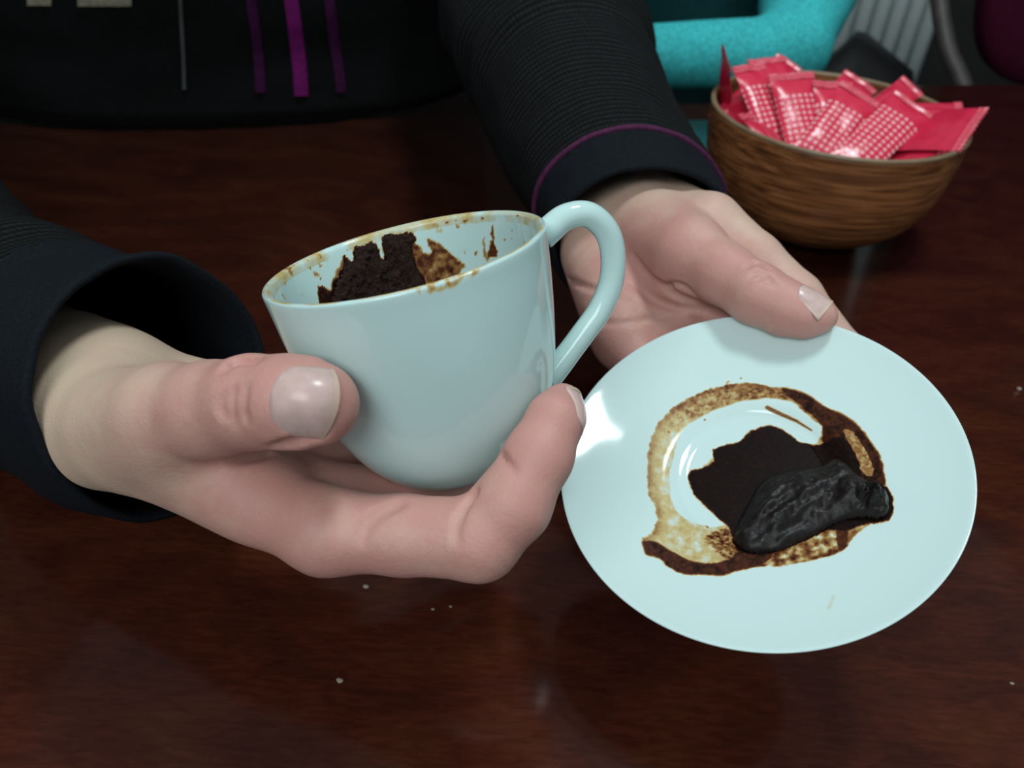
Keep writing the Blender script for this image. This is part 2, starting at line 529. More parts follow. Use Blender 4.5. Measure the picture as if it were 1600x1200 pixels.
class Vol:
    def __init__(s, lo, hi, h):
        s.lo = np.asarray(lo, float); s.h = h
        s.n = np.ceil((np.asarray(hi, float) - s.lo) / h).astype(int) + 1
        s.D = np.full(s.n, 40.0, np.float32)

    def axes(s, sl):
        return [(s.lo[i] + s.h * np.arange(sl[i].start, sl[i].stop)).astype(np.float32) for i in range(3)]

    def block(s, lo, hi):
        a = np.clip(np.floor((np.asarray(lo) - s.lo) / s.h).astype(int), 0, s.n - 1)
        c = np.clip(np.ceil((np.asarray(hi) - s.lo) / s.h).astype(int) + 1, 1, s.n)
        return tuple(slice(int(x), int(max(y, x + 1))) for x, y in zip(a, c))

    def cone(s, a, c, ra, rc, k=3.0, flat=None, fs=1.0, mode='add', pad=14.0):
        """tapered capsule; flat = axis along which the section is squeezed by fs (<1 thinner)"""
        a = np.asarray(a, float); c = np.asarray(c, float)
        R = max(ra, rc) * max(1, 1) + pad
        sl = s.block(np.minimum(a, c) - R, np.maximum(a, c) + R)
        X, Y, Z = s.axes(sl)
        wx = X[:, None, None] - np.float32(a[0]); wy = Y[None, :, None] - np.float32(a[1]); wz = Z[None, None, :] - np.float32(a[2])
        e = c - a; L2 = max(e @ e, 1e-6)
        t = np.clip((wx * e[0] + wy * e[1] + wz * e[2]) / L2, 0, 1)
        qx = wx - t * e[0]; qy = wy - t * e[1]; qz = wz - t * e[2]
        d2 = qx * qx + qy * qy + qz * qz
        if flat is not None:
            f = unit(flat); dn = qx * f[0] + qy * f[1] + qz * f[2]
            d2 = d2 + dn * dn * (1 / fs ** 2 - 1)
        d = np.sqrt(d2) - (ra + (rc - ra) * t)
        s.apply(sl, d.astype(np.float32), k, mode)

    def ell(s, c, ax, r, k=5.0, mode='add', pad=14.0):
        """ellipsoid: centre c, two axis directions ax (orthonormalised) and radii r"""
        c = np.asarray(c, float)
        u = unit(ax[0]); v_ = np.asarray(ax[1], float); v_ = unit(v_ - v_.dot(u) * u); w = np.cross(u, v_)
        R = max(r) + pad
        sl = s.block(c - R, c + R)
        X, Y, Z = s.axes(sl)
        wx = X[:, None, None] - np.float32(c[0]); wy = Y[None, :, None] - np.float32(c[1]); wz = Z[None, None, :] - np.float32(c[2])
        k0 = 0; k1 = 0
        for axv, rr in zip((u, v_, w), r):
            q = wx * axv[0] + wy * axv[1] + wz * axv[2]
            k0 = k0 + (q / rr) ** 2; k1 = k1 + (q / rr ** 2) ** 2
        k0 = np.sqrt(k0); k1 = np.sqrt(k1) + 1e-6
        d = k0 * (k0 - 1) / k1
        s.apply(sl, d.astype(np.float32), k, mode)

    def apply(s, sl, d, k, mode):
        if mode == 'add': s.D[sl] = smin(s.D[sl], d, k)
        elif mode == 'min': s.D[sl] = np.minimum(s.D[sl], d)
        else: s.D[sl] = smax(s.D[sl], -d, k)

    def chain(s, pts, rad, k=3.0, flat=None, fs=1.0, mode='add'):
        for i in range(len(pts) - 1):
            s.cone(pts[i], pts[i + 1], rad[i], rad[i + 1], k, flat, fs, mode)

    def sample(s, p):
        g = (np.asarray(p, float) - s.lo) / s.h
        g = np.clip(g, 0, s.n - 1.001); i = g.astype(int); f = g - i
        x, y, z = i[..., 0], i[..., 1], i[..., 2]; fx, fy, fz = f[..., 0], f[..., 1], f[..., 2]
        D = s.D
        c00 = D[x, y, z] * (1 - fx) + D[x + 1, y, z] * fx
        c10 = D[x, y + 1, z] * (1 - fx) + D[x + 1, y + 1, z] * fx
        c01 = D[x, y, z + 1] * (1 - fx) + D[x + 1, y, z + 1] * fx
        c11 = D[x, y + 1, z + 1] * (1 - fx) + D[x + 1, y + 1, z + 1] * fx
        return (c00 * (1 - fy) + c10 * fy) * (1 - fz) + (c01 * (1 - fy) + c11 * fy) * fz

    def hit(s, org, dr, t0, t1, step=0.4):
        """first surface point along a ray"""
        t = np.arange(t0, t1, step)
        p = org + t[:, None] * dr
        d = s.sample(p)
        j = np.nonzero(d < 0)[0]
        if len(j) == 0: return None
        j = j[0]
        if j == 0: return p[0]
        f = d[j - 1] / (d[j - 1] - d[j])
        return p[j - 1] + f * (p[j] - p[j - 1])

    def pix_hit(s, px, py):
        dr = np.array([(px - 800) / FPX, (600 - py) / FPX, 1.0])
        lo = s.lo[2]; hi = s.lo[2] + s.h * (s.n[2] - 1)
        return s.hit(np.zeros(3), dr, lo, hi)

    def carve(s, pix, r=0.9, depth=0.5, k=1.1, taper=True):
        """skin crease along a pixel polyline laid on the surface"""
        pp = catmull(np.array(pix, float), 6)
        pts = [s.pix_hit(*q) for q in pp]
        pts = [p for p in pts if p is not None]
        n = len(pts)
        for i in range(n - 1):
            if np.linalg.norm(pts[i + 1] - pts[i]) > 8: continue
            f0 = math.cos(0.5 * math.pi * i / n) if taper == 'end' else math.sin(math.pi * (i + 0.5) / n) if taper else 1
            out0 = -unit(pts[i]) * (r + 0.25 - (depth + 0.25) * f0); out1 = -unit(pts[i + 1]) * (r + 0.25 - (depth + 0.25) * f0)
            s.cone(pts[i] + out0, pts[i + 1] + out1, r, r, k, mode='sub', pad=4)

    def swell(s, px, py, r, rise=1.0, k=5.0):
        """a soft bulge on the surface"""
        p = s.pix_hit(px, py)
        if p is None: return
        c = p + unit(p) * (r - rise)
        s.cone(c, c + 0.01, r, r, k)

    def mesh(s):
        D = s.D; S = D < 0
        nx, ny, nz = s.n
        c = S[:-1, :-1, :-1].astype(np.int8)
        cnt = np.zeros((nx - 1, ny - 1, nz - 1), np.int8)
        for dx in (0, 1):
            for dy in (0, 1):
                for dz in (0, 1):
                    cnt += S[dx:nx - 1 + dx, dy:ny - 1 + dy, dz:nz - 1 + dz]
        act = (cnt > 0) & (cnt < 8)
        I = np.argwhere(act)
        idx = np.full(act.shape, -1, np.int64); idx[act] = np.arange(len(I))
        acc = np.zeros((len(I), 3)); num = np.zeros(len(I))
        corners = [(0, 0, 0), (1, 0, 0), (0, 1, 0), (1, 1, 0), (0, 0, 1), (1, 0, 1), (0, 1, 1), (1, 1, 1)]
        for a in corners:
            for ax in range(3):
                if a[ax] == 1: continue
                bq = list(a); bq[ax] = 1
                da = D[I[:, 0] + a[0], I[:, 1] + a[1], I[:, 2] + a[2]]
                db = D[I[:, 0] + bq[0], I[:, 1] + bq[1], I[:, 2] + bq[2]]
                m = (da < 0) != (db < 0)
                t = np.where(m, da / np.where(m, da - db, 1), 0)
                pos = np.tile(np.array(a, float), (len(I), 1)); pos[:, ax] += t
                acc[m] += pos[m]; num[m] += 1
        V = (I + acc / num[:, None]) * s.h + s.lo
        F = []
        for ax in range(3):
            o1, o2 = [(1, 2), (2, 0), (0, 1)][ax]
            sl0 = [slice(None)] * 3; sl1 = [slice(None)] * 3
            sl0[ax] = slice(0, -1); sl1[ax] = slice(1, None)
            A = S[tuple(sl0)]; B = S[tuple(sl1)]
            E = np.argwhere(A != B)
            ok = (E[:, o1] > 0) & (E[:, o2] > 0) & (E[:, o1] < s.n[o1] - 1) & (E[:, o2] < s.n[o2] - 1)
            E = E[ok]
            inn = A[tuple(E.T)]
            q = []
            for d1, d2 in ((-1, -1), (0, -1), (0, 0), (-1, 0)):
                e = E.copy(); e[:, o1] += d1; e[:, o2] += d2
                q.append(idx[tuple(e.T)])
            q = np.stack(q, 1)
            q[~inn] = q[~inn][:, ::-1]
            F.append(q)
        F = np.vstack(F)
        return V, F


def relax(V, F, it=2, lam=0.5):
    n = len(V)
    E = np.vstack([F[:, [0, 1]], F[:, [1, 2]], F[:, [2, 3]], F[:, [3, 0]]])
    E = np.unique(np.sort(E, 1), axis=0)
    deg = np.bincount(E.ravel(), minlength=n)
    for _ in range(it):
        for l in (lam, -lam * 1.03):
            A = np.zeros_like(V)
            for k in range(3):
                A[:, k] = np.bincount(E[:, 0], V[E[:, 1], k], n) + np.bincount(E[:, 1], V[E[:, 0], k], n)
            V = V + l * (A / np.maximum(deg, 1)[:, None] - V)
    return V


def outward(V, F):
    """flip a closed quad mesh so that it faces outwards"""
    F = np.asarray(F); a, b_, c = V[F[:, 0]], V[F[:, 1]], V[F[:, 2]]
    vol = np.einsum('ij,ij->', a, np.cross(b_, c))
    if F.shape[1] == 4: vol += np.einsum('ij,ij->', a, np.cross(c, V[F[:, 3]]))
    return F if vol > 0 else F[:, ::-1]


# ------------------------------------------------------------------ setting: floor, wall, table
FLOOR = -0.74
fl = box('floor', (-2.5, -1.5, FLOOR - 0.05), (2.5, 2.45, FLOOR), MAT['floor']); tag(fl, kind='structure')
wl = box('wall_back', (-2.5, 2.35, FLOOR), (2.5, 2.45, 1.9), MAT['wall']); tag(wl, kind='structure')
for nm, x0 in (('wall_left', -2.6), ('wall_right', 2.5)):
    tag(box(nm, (x0, -1.5, FLOOR), (x0 + 0.1, 2.45, 1.9), MAT['side_wall']), kind='structure')

e1 = on_table(1560, 131)[:2]; e0 = on_table(250, 137)[:2]
ed = unit(e1 - e0); en = np.array([-ed[1], ed[0]])          # along / beyond the far edge
TANG = math.atan2(ed[1], ed[0])
tmid = on_table(800, 134)[:2]


def TB(a, d, z):
    """table frame: a along the edge, d beyond (+) or before (-) the far edge"""
    q = tmid + a * ed + d * en
    return np.array([q[0], q[1], z])


table = thing('table', 'dark reddish mahogany table with a glossy top under everything', 'table', TB(0, -0.45, FLOOR))
ROTT = Matrix.Rotation(TANG, 4, 'Z')


def tbox(name, a0, a1, d0, d1, z0, z1, mat, parent=None, bevel=0.0):
    me = box_mesh((a0, d0, z0), (a1, d1, z1), bevel); me.name = name; me.materials.append(mat)
    me.transform(Matrix.Translation(Vector((tmid[0], tmid[1], 0))) @ ROTT)
    if bevel: me.polygons.foreach_set('use_smooth', np.ones(len(me.polygons), bool))
    return link(bpy.data.objects.new(name, me), parent)


tbox('table_top', -0.95, 0.95, -1.0, 0.0, -0.032, 0.0, MAT['table'], table, 0.004)
tbox('apron', -0.86, 0.86, -0.93, -0.07, -0.11, -0.032, MAT['table'], table)
for a in (-0.84, 0.78):
    for d in (-0.92, -0.13):
        tbox('leg', a, a + 0.06, d, d + 0.06, FLOOR, -0.11, MAT['table'], table)

# ------------------------------------------------------------------ cup
CUP_C = P(631.4, 393.5, 202.9)
CUP_A = unit([-0.2079, 0.8952, -0.3941])
CUP_E = unit(np.array([1.0, 0, 0]) - CUP_A[0] * CUP_A)              # image right
CUP_W = np.cross(CUP_A, CUP_E); CUP_W = CUP_W if CUP_W[2] > 0 else -CUP_W                            # away from the viewer
CUP_H = 59.0
CUP_B = CUP_C - CUP_H * CUP_A
OUTP = np.array([(0.05, 1.6), (13.5, 1.6), (14.2, 0.0), (16.5, 0.0), (18.8, 1.2), (21.6, 4.0), (24.8, 8.0), (27.6, 13.0), (30.0, 19.0), (32.0, 27.0), (33.5, 36.0), (34.7, 46.0), (35.4, 54.0), (35.75, 57.6), (35.6, 58.6), (34.9, 59.0)])
INP = np.array([(34.1, 58.7), (33.4, 57.5), (32.6, 52.0), (31.8, 45.0), (30.6, 36.0), (29.0, 27.0), (26.8, 19.0), (24.0, 12.5), (19.5, 7.5), (13.0, 5.3), (6.0, 4.9), (0.05, 4.8)])


def lathe_rz(prof, n):
    return catmull(prof, n)


NT = 420
oc = lathe_rz(OUTP, 5); ic = lathe_rz(INP, 12)
prof = np.vstack([oc, ic])
th = np.linspace(0, 2 * np.pi, NT, endpoint=False)
CV = CUP_B + prof[:, 0, None, None] * (np.cos(th)[None, :, None] * CUP_E + np.sin(th)[None, :, None] * CUP_W) + prof[:, 1, None, None] * CUP_A
n_o = len(oc)
CVf = CV.reshape(-1, 3)
pix = PIX(CVf)
inner = np.repeat(np.arange(len(prof)) >= n_o - 2, NT)
zz = np.repeat(prof[:, 1], NT)
back = np.tile(np.sin(th), len(prof)) > -0.25


def crop4(l): return [(480 + x * 0.2375, 330 + y * 0.2375) for x, y in l]


nzv = vnoise(CVf, 0.16, 3.1, 4)
nzf = vnoise(CVf, 0.55, 8.7, 3)
nzc = vnoise(CVf, 1.3, 1.7, 2)
jit = pix + np.stack([nzf * 3.0, nzc * 2.5], 1)
stain = np.zeros(len(CVf))
lower = (zz < 26)
dark_poly = crop4([(235, 300), (262, 305), (285, 335), (302, 320), (306, 245), (330, 232), (372, 236), (415, 202), (450, 215), (468, 235), (478, 300), (500, 318), (512, 300), (490, 200), (505, 165), (545, 145), (580, 160), (620, 148), (690, 143), (716, 190), (690, 222), (700, 300), (735, 400), (770, 460), (770, 900), (160, 900), (165, 520), (205, 430), (235, 350)])
brown_poly = crop4([(690, 200), (725, 225), (742, 232), (762, 272), (825, 272), (785, 180), (850, 205), (905, 240), (980, 312), (1045, 368), (1000, 420), (900, 900), (700, 900), (690, 300)])
edge_poly = crop4([(238, 295), (255, 310), (250, 400), (230, 520), (205, 600), (150, 600), (165, 470), (205, 380)])
chip_poly = crop4([(60, 490), (100, 500), (135, 515), (180, 568), (190, 900), (85, 900), (78, 560)])
blob_poly = crop4([(1208, 100), (1222, 112), (1226, 200), (1240, 240), (1252, 292), (1225, 302), (1195, 296), (1192, 240), (1210, 200)])
thin_poly = crop4([(1158, 165), (1165, 210), (1180, 270), (1200, 312), (1170, 318), (1150, 230)])
ok = inner & back


def soft(poly, w): return np.where(ok, sstep(w, -w, poly_sd(jit, poly)), 0)


stain = np.maximum(stain, 0.93 * soft(dark_poly, 1.2))
stain = np.maximum(stain, (0.50 + 0.30 * nzf) * soft(brown_poly, 1.5))
stain = np.maximum(stain, 0.42 * soft(edge_poly, 1.5))
stain = np.maximum(stain, 0.80 * soft(chip_poly, 1.0))
stain = np.maximum(stain, 0.60 * soft(blob_poly, 0.9))
stain = np.maximum(stain, 0.36 * soft(thin_poly, 1.2))
for (x, y, r_, a_) in [(915, 72, 14, .5), (990, 100, 15, .4), (1040, 66, 16, .45), (1155, 47, 14, .42), (1385, 30, 9, .45), (1345, 125, 7, .4), (1305, 182, 7, .4), (1105, 280, 16, .55), (1098, 205, 6, .4), (840, 92, 26, .26), (870, 130, 30, .16), (650, 96, 6, .4), (275, 255, 8, .6), (75, 415, 9, .55), (90, 445, 8, .55), (1160, 180, 8, .4), (970, 60, 6, .4), (1240, 60, 6, .3), (1290, 230, 6, .3), (1410, 190, 6, .35)]:
    q = crop4([(x, y)])[0]
    d = np.hypot((jit[:, 0] - q[0]), (jit[:, 1] - q[1]) * 1.3) / 0.2375
    stain = np.maximum(stain, np.where(ok, a_ * sstep(r_ * 1.1, r_ * 0.5, d), 0))
# specks and a thin yellowish film on the left of the inside wall
leftw = np.where(ok, sstep(560, 500, pix[:, 0]), 0)
stain = np.maximum(stain, leftw * (0.035 + 0.35 * sstep(0.28, 0.55, nzf) * sstep(-.1, .3, nzv)))
rightw = np.where(ok, sstep(690, 740, pix[:, 0]), 0)
stain = np.maximum(stain, rightw * 0.30 * sstep(0.36, 0.6, nzf) * sstep(0.0, .3, nzv))
stain = np.where(inner & ~back & (zz < 40), np.maximum(stain, 0.75 * sstep(-.2, .1, nzv)), stain)
stain = np.where(inner & (zz < 14), 0.92, stain)
# tan line along the lip
lip = (zz > 56.4) & (np.repeat(np.arange(len(prof)), NT) >= n_o - 3)
stain = np.where(lip, np.maximum(stain, np.clip(0.115 + 0.12 * nzv, 0, .3)), stain)
lipo = (np.repeat(np.arange(len(prof)), NT) < n_o) & (zz > 53)
stain = np.where(lipo, np.maximum(stain, sstep(14, 4, line_d(jit, [(660, 452), (700, 442), (740, 422)])) * np.clip(0.16 + 0.4 * nzf, 0, .4)), stain)

cup = thing('coffee_cup', 'white porcelain coffee cup smeared inside with dark grounds, held tilted in a hand', 'cup', W(CUP_B))
Fc = grid_faces(NT, len(prof), True)
Vw = W(CVf)
mesh_obj('cup_body', Vw, outward(Vw, Fc), MAT['cup'], cup, attrs={'stain': stain})

# handle
hd = unit(math.cos(0.30) * CUP_E + math.sin(0.30) * CUP_W)


def HP(rr, z): return CUP_B + rr * hd + z * CUP_A


hpts = catmull([HP(35.6, 53.2), HP(38.0, 54.3), HP(43.0, 56.3), HP(49.0, 55.3), HP(53.2, 50.0), HP(54.0, 43.0), HP(52.0, 35.5), HP(47.5, 29.0), HP(41.5, 23.8), HP(36.0, 19.3), HP(32.0, 16.3), HP(28.9, 14.2)], 8)
hr = np.interp(np.linspace(0, 1, len(hpts)), [0, .08, .2, .5, .8, .93, 1], [3.8, 3.7, 3.45, 3.35, 3.35, 3.7, 3.9])
V, F = tube(hpts, hr, 24)
V = W(V)
F = [f[::-1] for f in F]
h = mesh_obj('cup_handle', V, F, MAT['cup'], cup, attrs={'stain': np.zeros(len(V))})

# crumbly grounds clinging to the back wall: a thick patch over the inside of the wall
gi = np.arange(NT); sel_t = np.nonzero(np.sin(th) > -0.35)[0]
irows = np.arange(n_o + 8, len(prof) - 14)
gp = CV[irows][:, sel_t]                                   # rows x cols x 3
tq = th[sel_t]
inw = -(np.cos(tq)[:, None] * CUP_E + np.sin(tq)[:, None] * CUP_W)
gpf = gp.reshape(-1, 3); gpx = PIX(gpf)
gn = vnoise(gpf, 0.30, 5.5, 4); gn2 = vnoise(gpf, 0.9, 2.2, 3)
gj = gpx + np.stack([gn2 * 3.0, gn * 2.5], 1)
sd = poly_sd(gj, dark_poly)
thick = np.clip(-sd / 14.0, 0, 1) ** 0.6 * (1.3 + 0.7 * gn + 0.9 * gn2) + 0.15
thick = np.maximum(thick, 0.1)
gv = gpf + np.tile(inw, (len(irows), 1)) * thick[:, None]
nc = len(sel_t)
F = grid_faces(nc, len(irows))
keep = (sd[F] < 0.6).all(1)
F = F[keep]
used, inv = np.unique(F, return_inverse=True)
top = gv[used]; bot = gpf[used] + np.tile(inw, (len(irows), 1))[used] * 0.05
mesh_obj('coffee_grounds', W(top), inv.reshape(F.shape)[:, ::-1], MAT['dry_grounds'], cup)


def cup_field(vol):
    """signed distance-like field of the solid cup (inside filled)"""
    X, Y, Z = [vol.lo[i] + vol.h * np.arange(vol.n[i]) for i in range(3)]
    wx = (X - CUP_B[0])[:, None, None]; wy = (Y - CUP_B[1])[None, :, None]; wz = (Z - CUP_B[2])[None, None, :]
    z = wx * CUP_A[0] + wy * CUP_A[1] + wz * CUP_A[2]
    r = np.sqrt(np.maximum(wx * wx + wy * wy + wz * wz - z * z, 0))
    R = np.interp(z.ravel(), OUTP[3:, 1], OUTP[3:, 0]).reshape(z.shape)
    slope = np.where(z < 8, 0.62, np.where(z < 20, 0.88, 0.98))
    return np.maximum(np.maximum((r - R) * slope, -z), z - CUP_H).astype(np.float32)


# ------------------------------------------------------------------ saucer
SAU_R = 58.5
SAU_C = P(1179.0, 716.6, 243.2)
SAU_N = unit([-0.2271, 0.6204, -0.7507])
SAU_E = unit(np.array([1.0, 0, 0]) - SAU_N[0] * SAU_N)
SAU_W = np.cross(SAU_N, SAU_E)
if SAU_W[2] < 0: SAU_W = -SAU_W
STOP = np.array([(0.02, -10.2), (18, -10.2), (20.5, -10.05), (23.0, -9.55), (25.0, -8.6), (27.2, -7.75), (30, -7.25), (35, -6.45), (40, -5.5), (45, -4.3), (50, -2.95), (54, -1.7), (57.4, -0.5), (58.2, -0.35)])
SBOT = np.array([(58.5, -1.0), (57.8, -1.8), (54, -3.4), (46, -6.6), (36, -10.2), (27, -12.4), (22.5, -13.2), (21.8, -14.8), (20.2, -15.2), (18.8, -14.6), (18.2, -12.9), (8, -12.7), (0.02, -12.7)])
NS = 420
tp = catmull(STOP, 16)
rr_ = np.concatenate([np.linspace(0.02, 46, 190), np.linspace(46.3, 56, 20), np.array([56.6, 57.2, 57.7, 58.1, 58.4])])
tz = np.interp(rr_, tp[:, 0], tp[:, 1])
sp = np.vstack([np.stack([rr_, tz], 1), catmull(SBOT, 4)])
ths = np.linspace(0, 2 * np.pi, NS, endpoint=False)
SV = SAU_C + sp[:, 0, None, None] * (np.cos(ths)[None, :, None] * SAU_E + np.sin(ths)[None, :, None] * SAU_W) + sp[:, 1, None, None] * SAU_N
SVf = SV.reshape(-1, 3)
topm = np.repeat(np.arange(len(sp)) < len(rr_), NS)
spx = PIX(SVf)


def crop3(l): return [(980 + x * 0.3, 560 + y * 0.3) for x, y in l]


out_poly = crop3([(530, 130), (640, 128), (760, 143), (850, 155), (940, 190), (1020, 245), (1110, 285), (1190, 340), (1260, 420), (1310, 500), (1335, 580), (1342, 650), (1375, 700), (1382, 800), (1350, 842), (1250, 880), (1180, 935), (1120, 1010), (1000, 1045), (900, 1065), (800, 1090), (680, 1090), (580, 1112), (500, 1132), (400, 1125), (290, 1125), (220, 1090), (170, 1045), (100, 1022), (78, 980), (85, 930), (140, 890), (145, 780), (110, 720), (100, 600), (105, 500), (130, 390), (180, 310), (240, 250), (330, 195), (430, 155), (505, 138), (520, 112), (540, 118)])
clean_poly = crop3([(1005, 345), (960, 310), (915, 270), (850, 225), (720, 203), (600, 225), (480, 258), (380, 310), (295, 365), (262, 430), (245, 510), (222, 600), (225, 700), (255, 790), (320, 845), (400, 872), (470, 872), (505, 850), (440, 800), (370, 720), (325, 640), (328, 590), (375, 572), (440, 520), (450, 478), (580, 430), (620, 390), (700, 355), (780, 362), (850, 402), (900, 440), (970, 450), (1005, 410), (1014, 365)])
pool_poly = crop3([(325, 640), (325, 590), (370, 578), (450, 535), (450, 478), (580, 430), (620, 390), (700, 355), (780, 360), (850, 400), (900, 440), (1000, 450), (1100, 400), (1150, 430), (1200, 520), (1230, 620), (1300, 640), (1375, 700), (1382, 800), (1340, 850), (1200, 875), (1130, 900), (1050, 890), (920, 950), (760, 1020), (620, 1020), (560, 985), (540, 900), (500, 850), (420, 785), (350, 710)])
rband_poly = crop3([(800, 150), (940, 190), (1020, 245), (1110, 285), (1190, 340), (1260, 420), (1310, 500), (1335, 580), (1342, 660), (1250, 640), (1180, 560), (1130, 450), (1020, 440), (1010, 350), (930, 270), (840, 205)])
tan_poly = crop3([(1125, 375), (1170, 380), (1230, 460), (1280, 560), (1275, 612), (1225, 590), (1190, 500)])
bband_poly = crop3([(80, 955), (140, 950), (220, 1000), (330, 1050), (450, 1065), (560, 1030), (600, 1000), (760, 1020), (700, 1075), (580, 1108), (500, 1130), (400, 1125), (290, 1125), (220, 1090), (170, 1045), (100, 1022)])
tail_poly = crop3([(1090, 880), (1150, 880), (1150, 960), (1130, 1000), (1095, 985)])
speck_poly = crop3([(400, 930), (500, 880), (560, 900), (600, 1000), (540, 1060), (470, 1010)])
mound_poly = crop3([(555, 920), (590, 830), (635, 750), (690, 660), (760, 612), (900, 582), (1010, 570), (1075, 528), (1140, 555), (1200, 618), (1290, 668), (1352, 722), (1362, 800), (1322, 838), (1230, 832), (1120, 850), (1050, 880), (920, 950), (800, 1000), (660, 1012), (595, 992), (558, 955)])
sn = vnoise(SVf, 0.12, 4.4, 3); sn2 = vnoise(SVf, 0.45, 9.1, 3); sn3 = vnoise(SVf, 1.1, 6.3, 2)
sj = spx + np.stack([sn2 * 2.2 + sn3 * 1.0, sn * 2.2 + sn3 * 1.0], 1)


def ssoft(poly, w): return sstep(w, -w, poly_sd(sj, poly))


sd_o = poly_sd(sj, out_poly)
ring = sstep(1.0, -3.0, sd_o)
# film thickness: pale on the left, speckled brown along the top, darker edge line
ang_left = sstep(1180, 1060, spx[:, 0])
film = 0.25 + 0.10 * sstep(-14, -1, sd_o) + 0.10 * sn2
film -= 0.09 * ang_left * sstep(-4, -24, sd_o)
topb = sstep(700, 640, spx[:, 1]) * sstep(1030, 1070, spx[:, 0])
film += topb * (0.12 + 0.22 * np.clip(sn3 + 0.5 * sn2, -.3, .8))
film += sstep(800, 850, spx[:, 1]) * sstep(1130, 1180, spx[:, 0]) * (0.12 + 0.35 * sn2)
st = ring * np.clip(film, 0.06, 0.7)
st = np.maximum(st, (0.74 + 0.12 * sn2) * ssoft(rband_poly, 3.0))
st = np.where(poly_sd(sj, tan_poly) < 0, np.minimum(st, 0.36 + 0.2 * sn3), st)
st = np.maximum(st, (0.72 + 0.12 * sn2) * ssoft(bband_poly, 2.5))
st = np.maximum(st, 0.66 * ssoft(tail_poly, 2.0))
st = np.maximum(st, (0.45 + 0.4 * sn3) * ssoft(speck_poly, 4.0))
cl = ssoft(clean_poly, 2.0)
cl = cl * np.clip(1 - 0.0 * sn, 0, 1)
st = st * (1 - cl) + 0.0
st = np.maximum(st, (0.95 + 0.05 * sn2) * ssoft(pool_poly, 2.2))
brush = crop3([(728, 256), (800, 290), (880, 325), (960, 375)])
wline = np.interp(spx[:, 0], [1195, 1200, 1235, 1270], [2.4, 3.0, 2.4, 0.8])
st = np.maximum(st, 0.5 * sstep(1.2, -0.6, line_d(spx, brush) - wline))
st = np.maximum(st, 0.09 * sstep(6, 2, line_d(sj, [(1295, 952), (1303, 932)])))
for (x, y, r_) in [(1158, 620, 2.2), (1101, 657, 1.6), (1045, 675, 1.5), (1104, 823, 2.0), (1157, 592, 1.2)]:
    st = np.maximum(st, 0.6 * sstep(r_ * 1.3, r_ * 0.5, np.hypot(*(sj - np.array([x, y])).T)))
st = np.where(topm, st, 0)
Vw = W(SVf)
sau = mesh_obj('saucer', Vw, outward(Vw, grid_faces(NS, len(sp), True)), MAT['saucer'], attrs={'stain': st}, origin=W(SAU_C - 15 * SAU_N))
tag(sau, 'white porcelain saucer with a spilled ring of coffee, held by its rim', 'saucer')


def top_z(r): return np.interp(r, tp[:, 0], tp[:, 1])


# wet mound of coffee grounds on the saucer
gx = np.arange(-20, 50, 0.35); gy = np.arange(-42, 26, 0.35)
GX, GY = np.meshgrid(gx, gy)
RR = np.hypot(GX, GY)
gb = SAU_C + GX[..., None] * SAU_E + GY[..., None] * SAU_W + top_z(RR)[..., None] * SAU_N
gbf = gb.reshape(-1, 3); gpx = PIX(gbf)
cand = (gpx[:, 0] > 1120) & (gpx[:, 0] < 1410) & (gpx[:, 1] > 690) & (gpx[:, 1] < 885)
sdm = np.full(len(gbf), 99.0); sdm[cand] = poly_sd(gpx[cand], mound_poly)
mn = np.zeros(len(gbf)); mn2 = np.zeros(len(gbf))
ci = np.nonzero(sdm < 6)[0]
mn[ci] = vnoise(gbf[ci], 0.13, 1.3, 3); mn2[ci] = vnoise(gbf[ci], 0.42, 7.3, 4)
# long drag ridges across the mound
ax_ = np.array([0.80, -0.60]); along = (gpx - np.array([1250, 790])) @ ax_; across = (gpx - np.array([1250, 790])) @ np.array([0.60, 0.80])
ridge = np.sin(across / 5.0 + 1.1 * mn + along / 70.0) * 0.5 + 0.3 * np.sin(across / 2.6 + 0.8 * mn - along / 50.0)
hm = np.clip(-sdm / 34.0, 0, 1) ** 0.55 * (6.6 + 1.4 * mn + 0.22 * mn2 + 0.5 * ridge)
hm += 2.4 * np.exp(-(((gpx[:, 0] - 1365) / 22) ** 2 + ((gpx[:, 1] - 785) / 20) ** 2)) * (sdm < 0) * (1 + 1.5 * mn2)
hm = np.where(sdm < 0.8, hm, 0) + 0.12
# follow the well smoothly: lift from a flattened floor so the mound drapes over the step
gt = gbf + hm[:, None] * SAU_N
F = grid_faces(len(gx), len(gy))
F = F[(sdm[F] < 1.2).all(1)]
used, inv = np.unique(F, return_inverse=True)
Vm = W(gt[used])
Fm = inv.reshape(F.shape)
n0 = np.cross(Vm[Fm[0, 1]] - Vm[Fm[0, 0]], Vm[Fm[0, 2]] - Vm[Fm[0, 0]])
if n0 @ Wd(SAU_N) < 0: Fm = Fm[:, ::-1]
gm = mesh_obj('coffee_grounds', Vm, Fm, MAT['grounds'], origin=Vm.mean(0))
tag(gm, 'wet black mound of coffee grounds slumped on the white saucer', 'coffee grounds', kind='stuff')


def saucer_field(vol):
    X, Y, Z = [vol.lo[i] + vol.h * np.arange(vol.n[i]) for i in range(3)]
    wx = (X - SAU_C[0])[:, None, None]; wy = (Y - SAU_C[1])[None, :, None]; wz = (Z - SAU_C[2])[None, None, :]
    z = wx * SAU_N[0] + wy * SAU_N[1] + wz * SAU_N[2]
    r = np.sqrt(np.maximum(wx * wx + wy * wy + wz * wz - z * z, 0))
    bp = SBOT[::-1]
    t = np.interp(r.ravel(), STOP[:, 0], STOP[:, 1]).reshape(r.shape)
    bo = np.interp(r.ravel(), bp[:, 0], bp[:, 1]).reshape(r.shape)
    return np.maximum(np.maximum(z - t, bo - z), r - SAU_R).astype(np.float32)


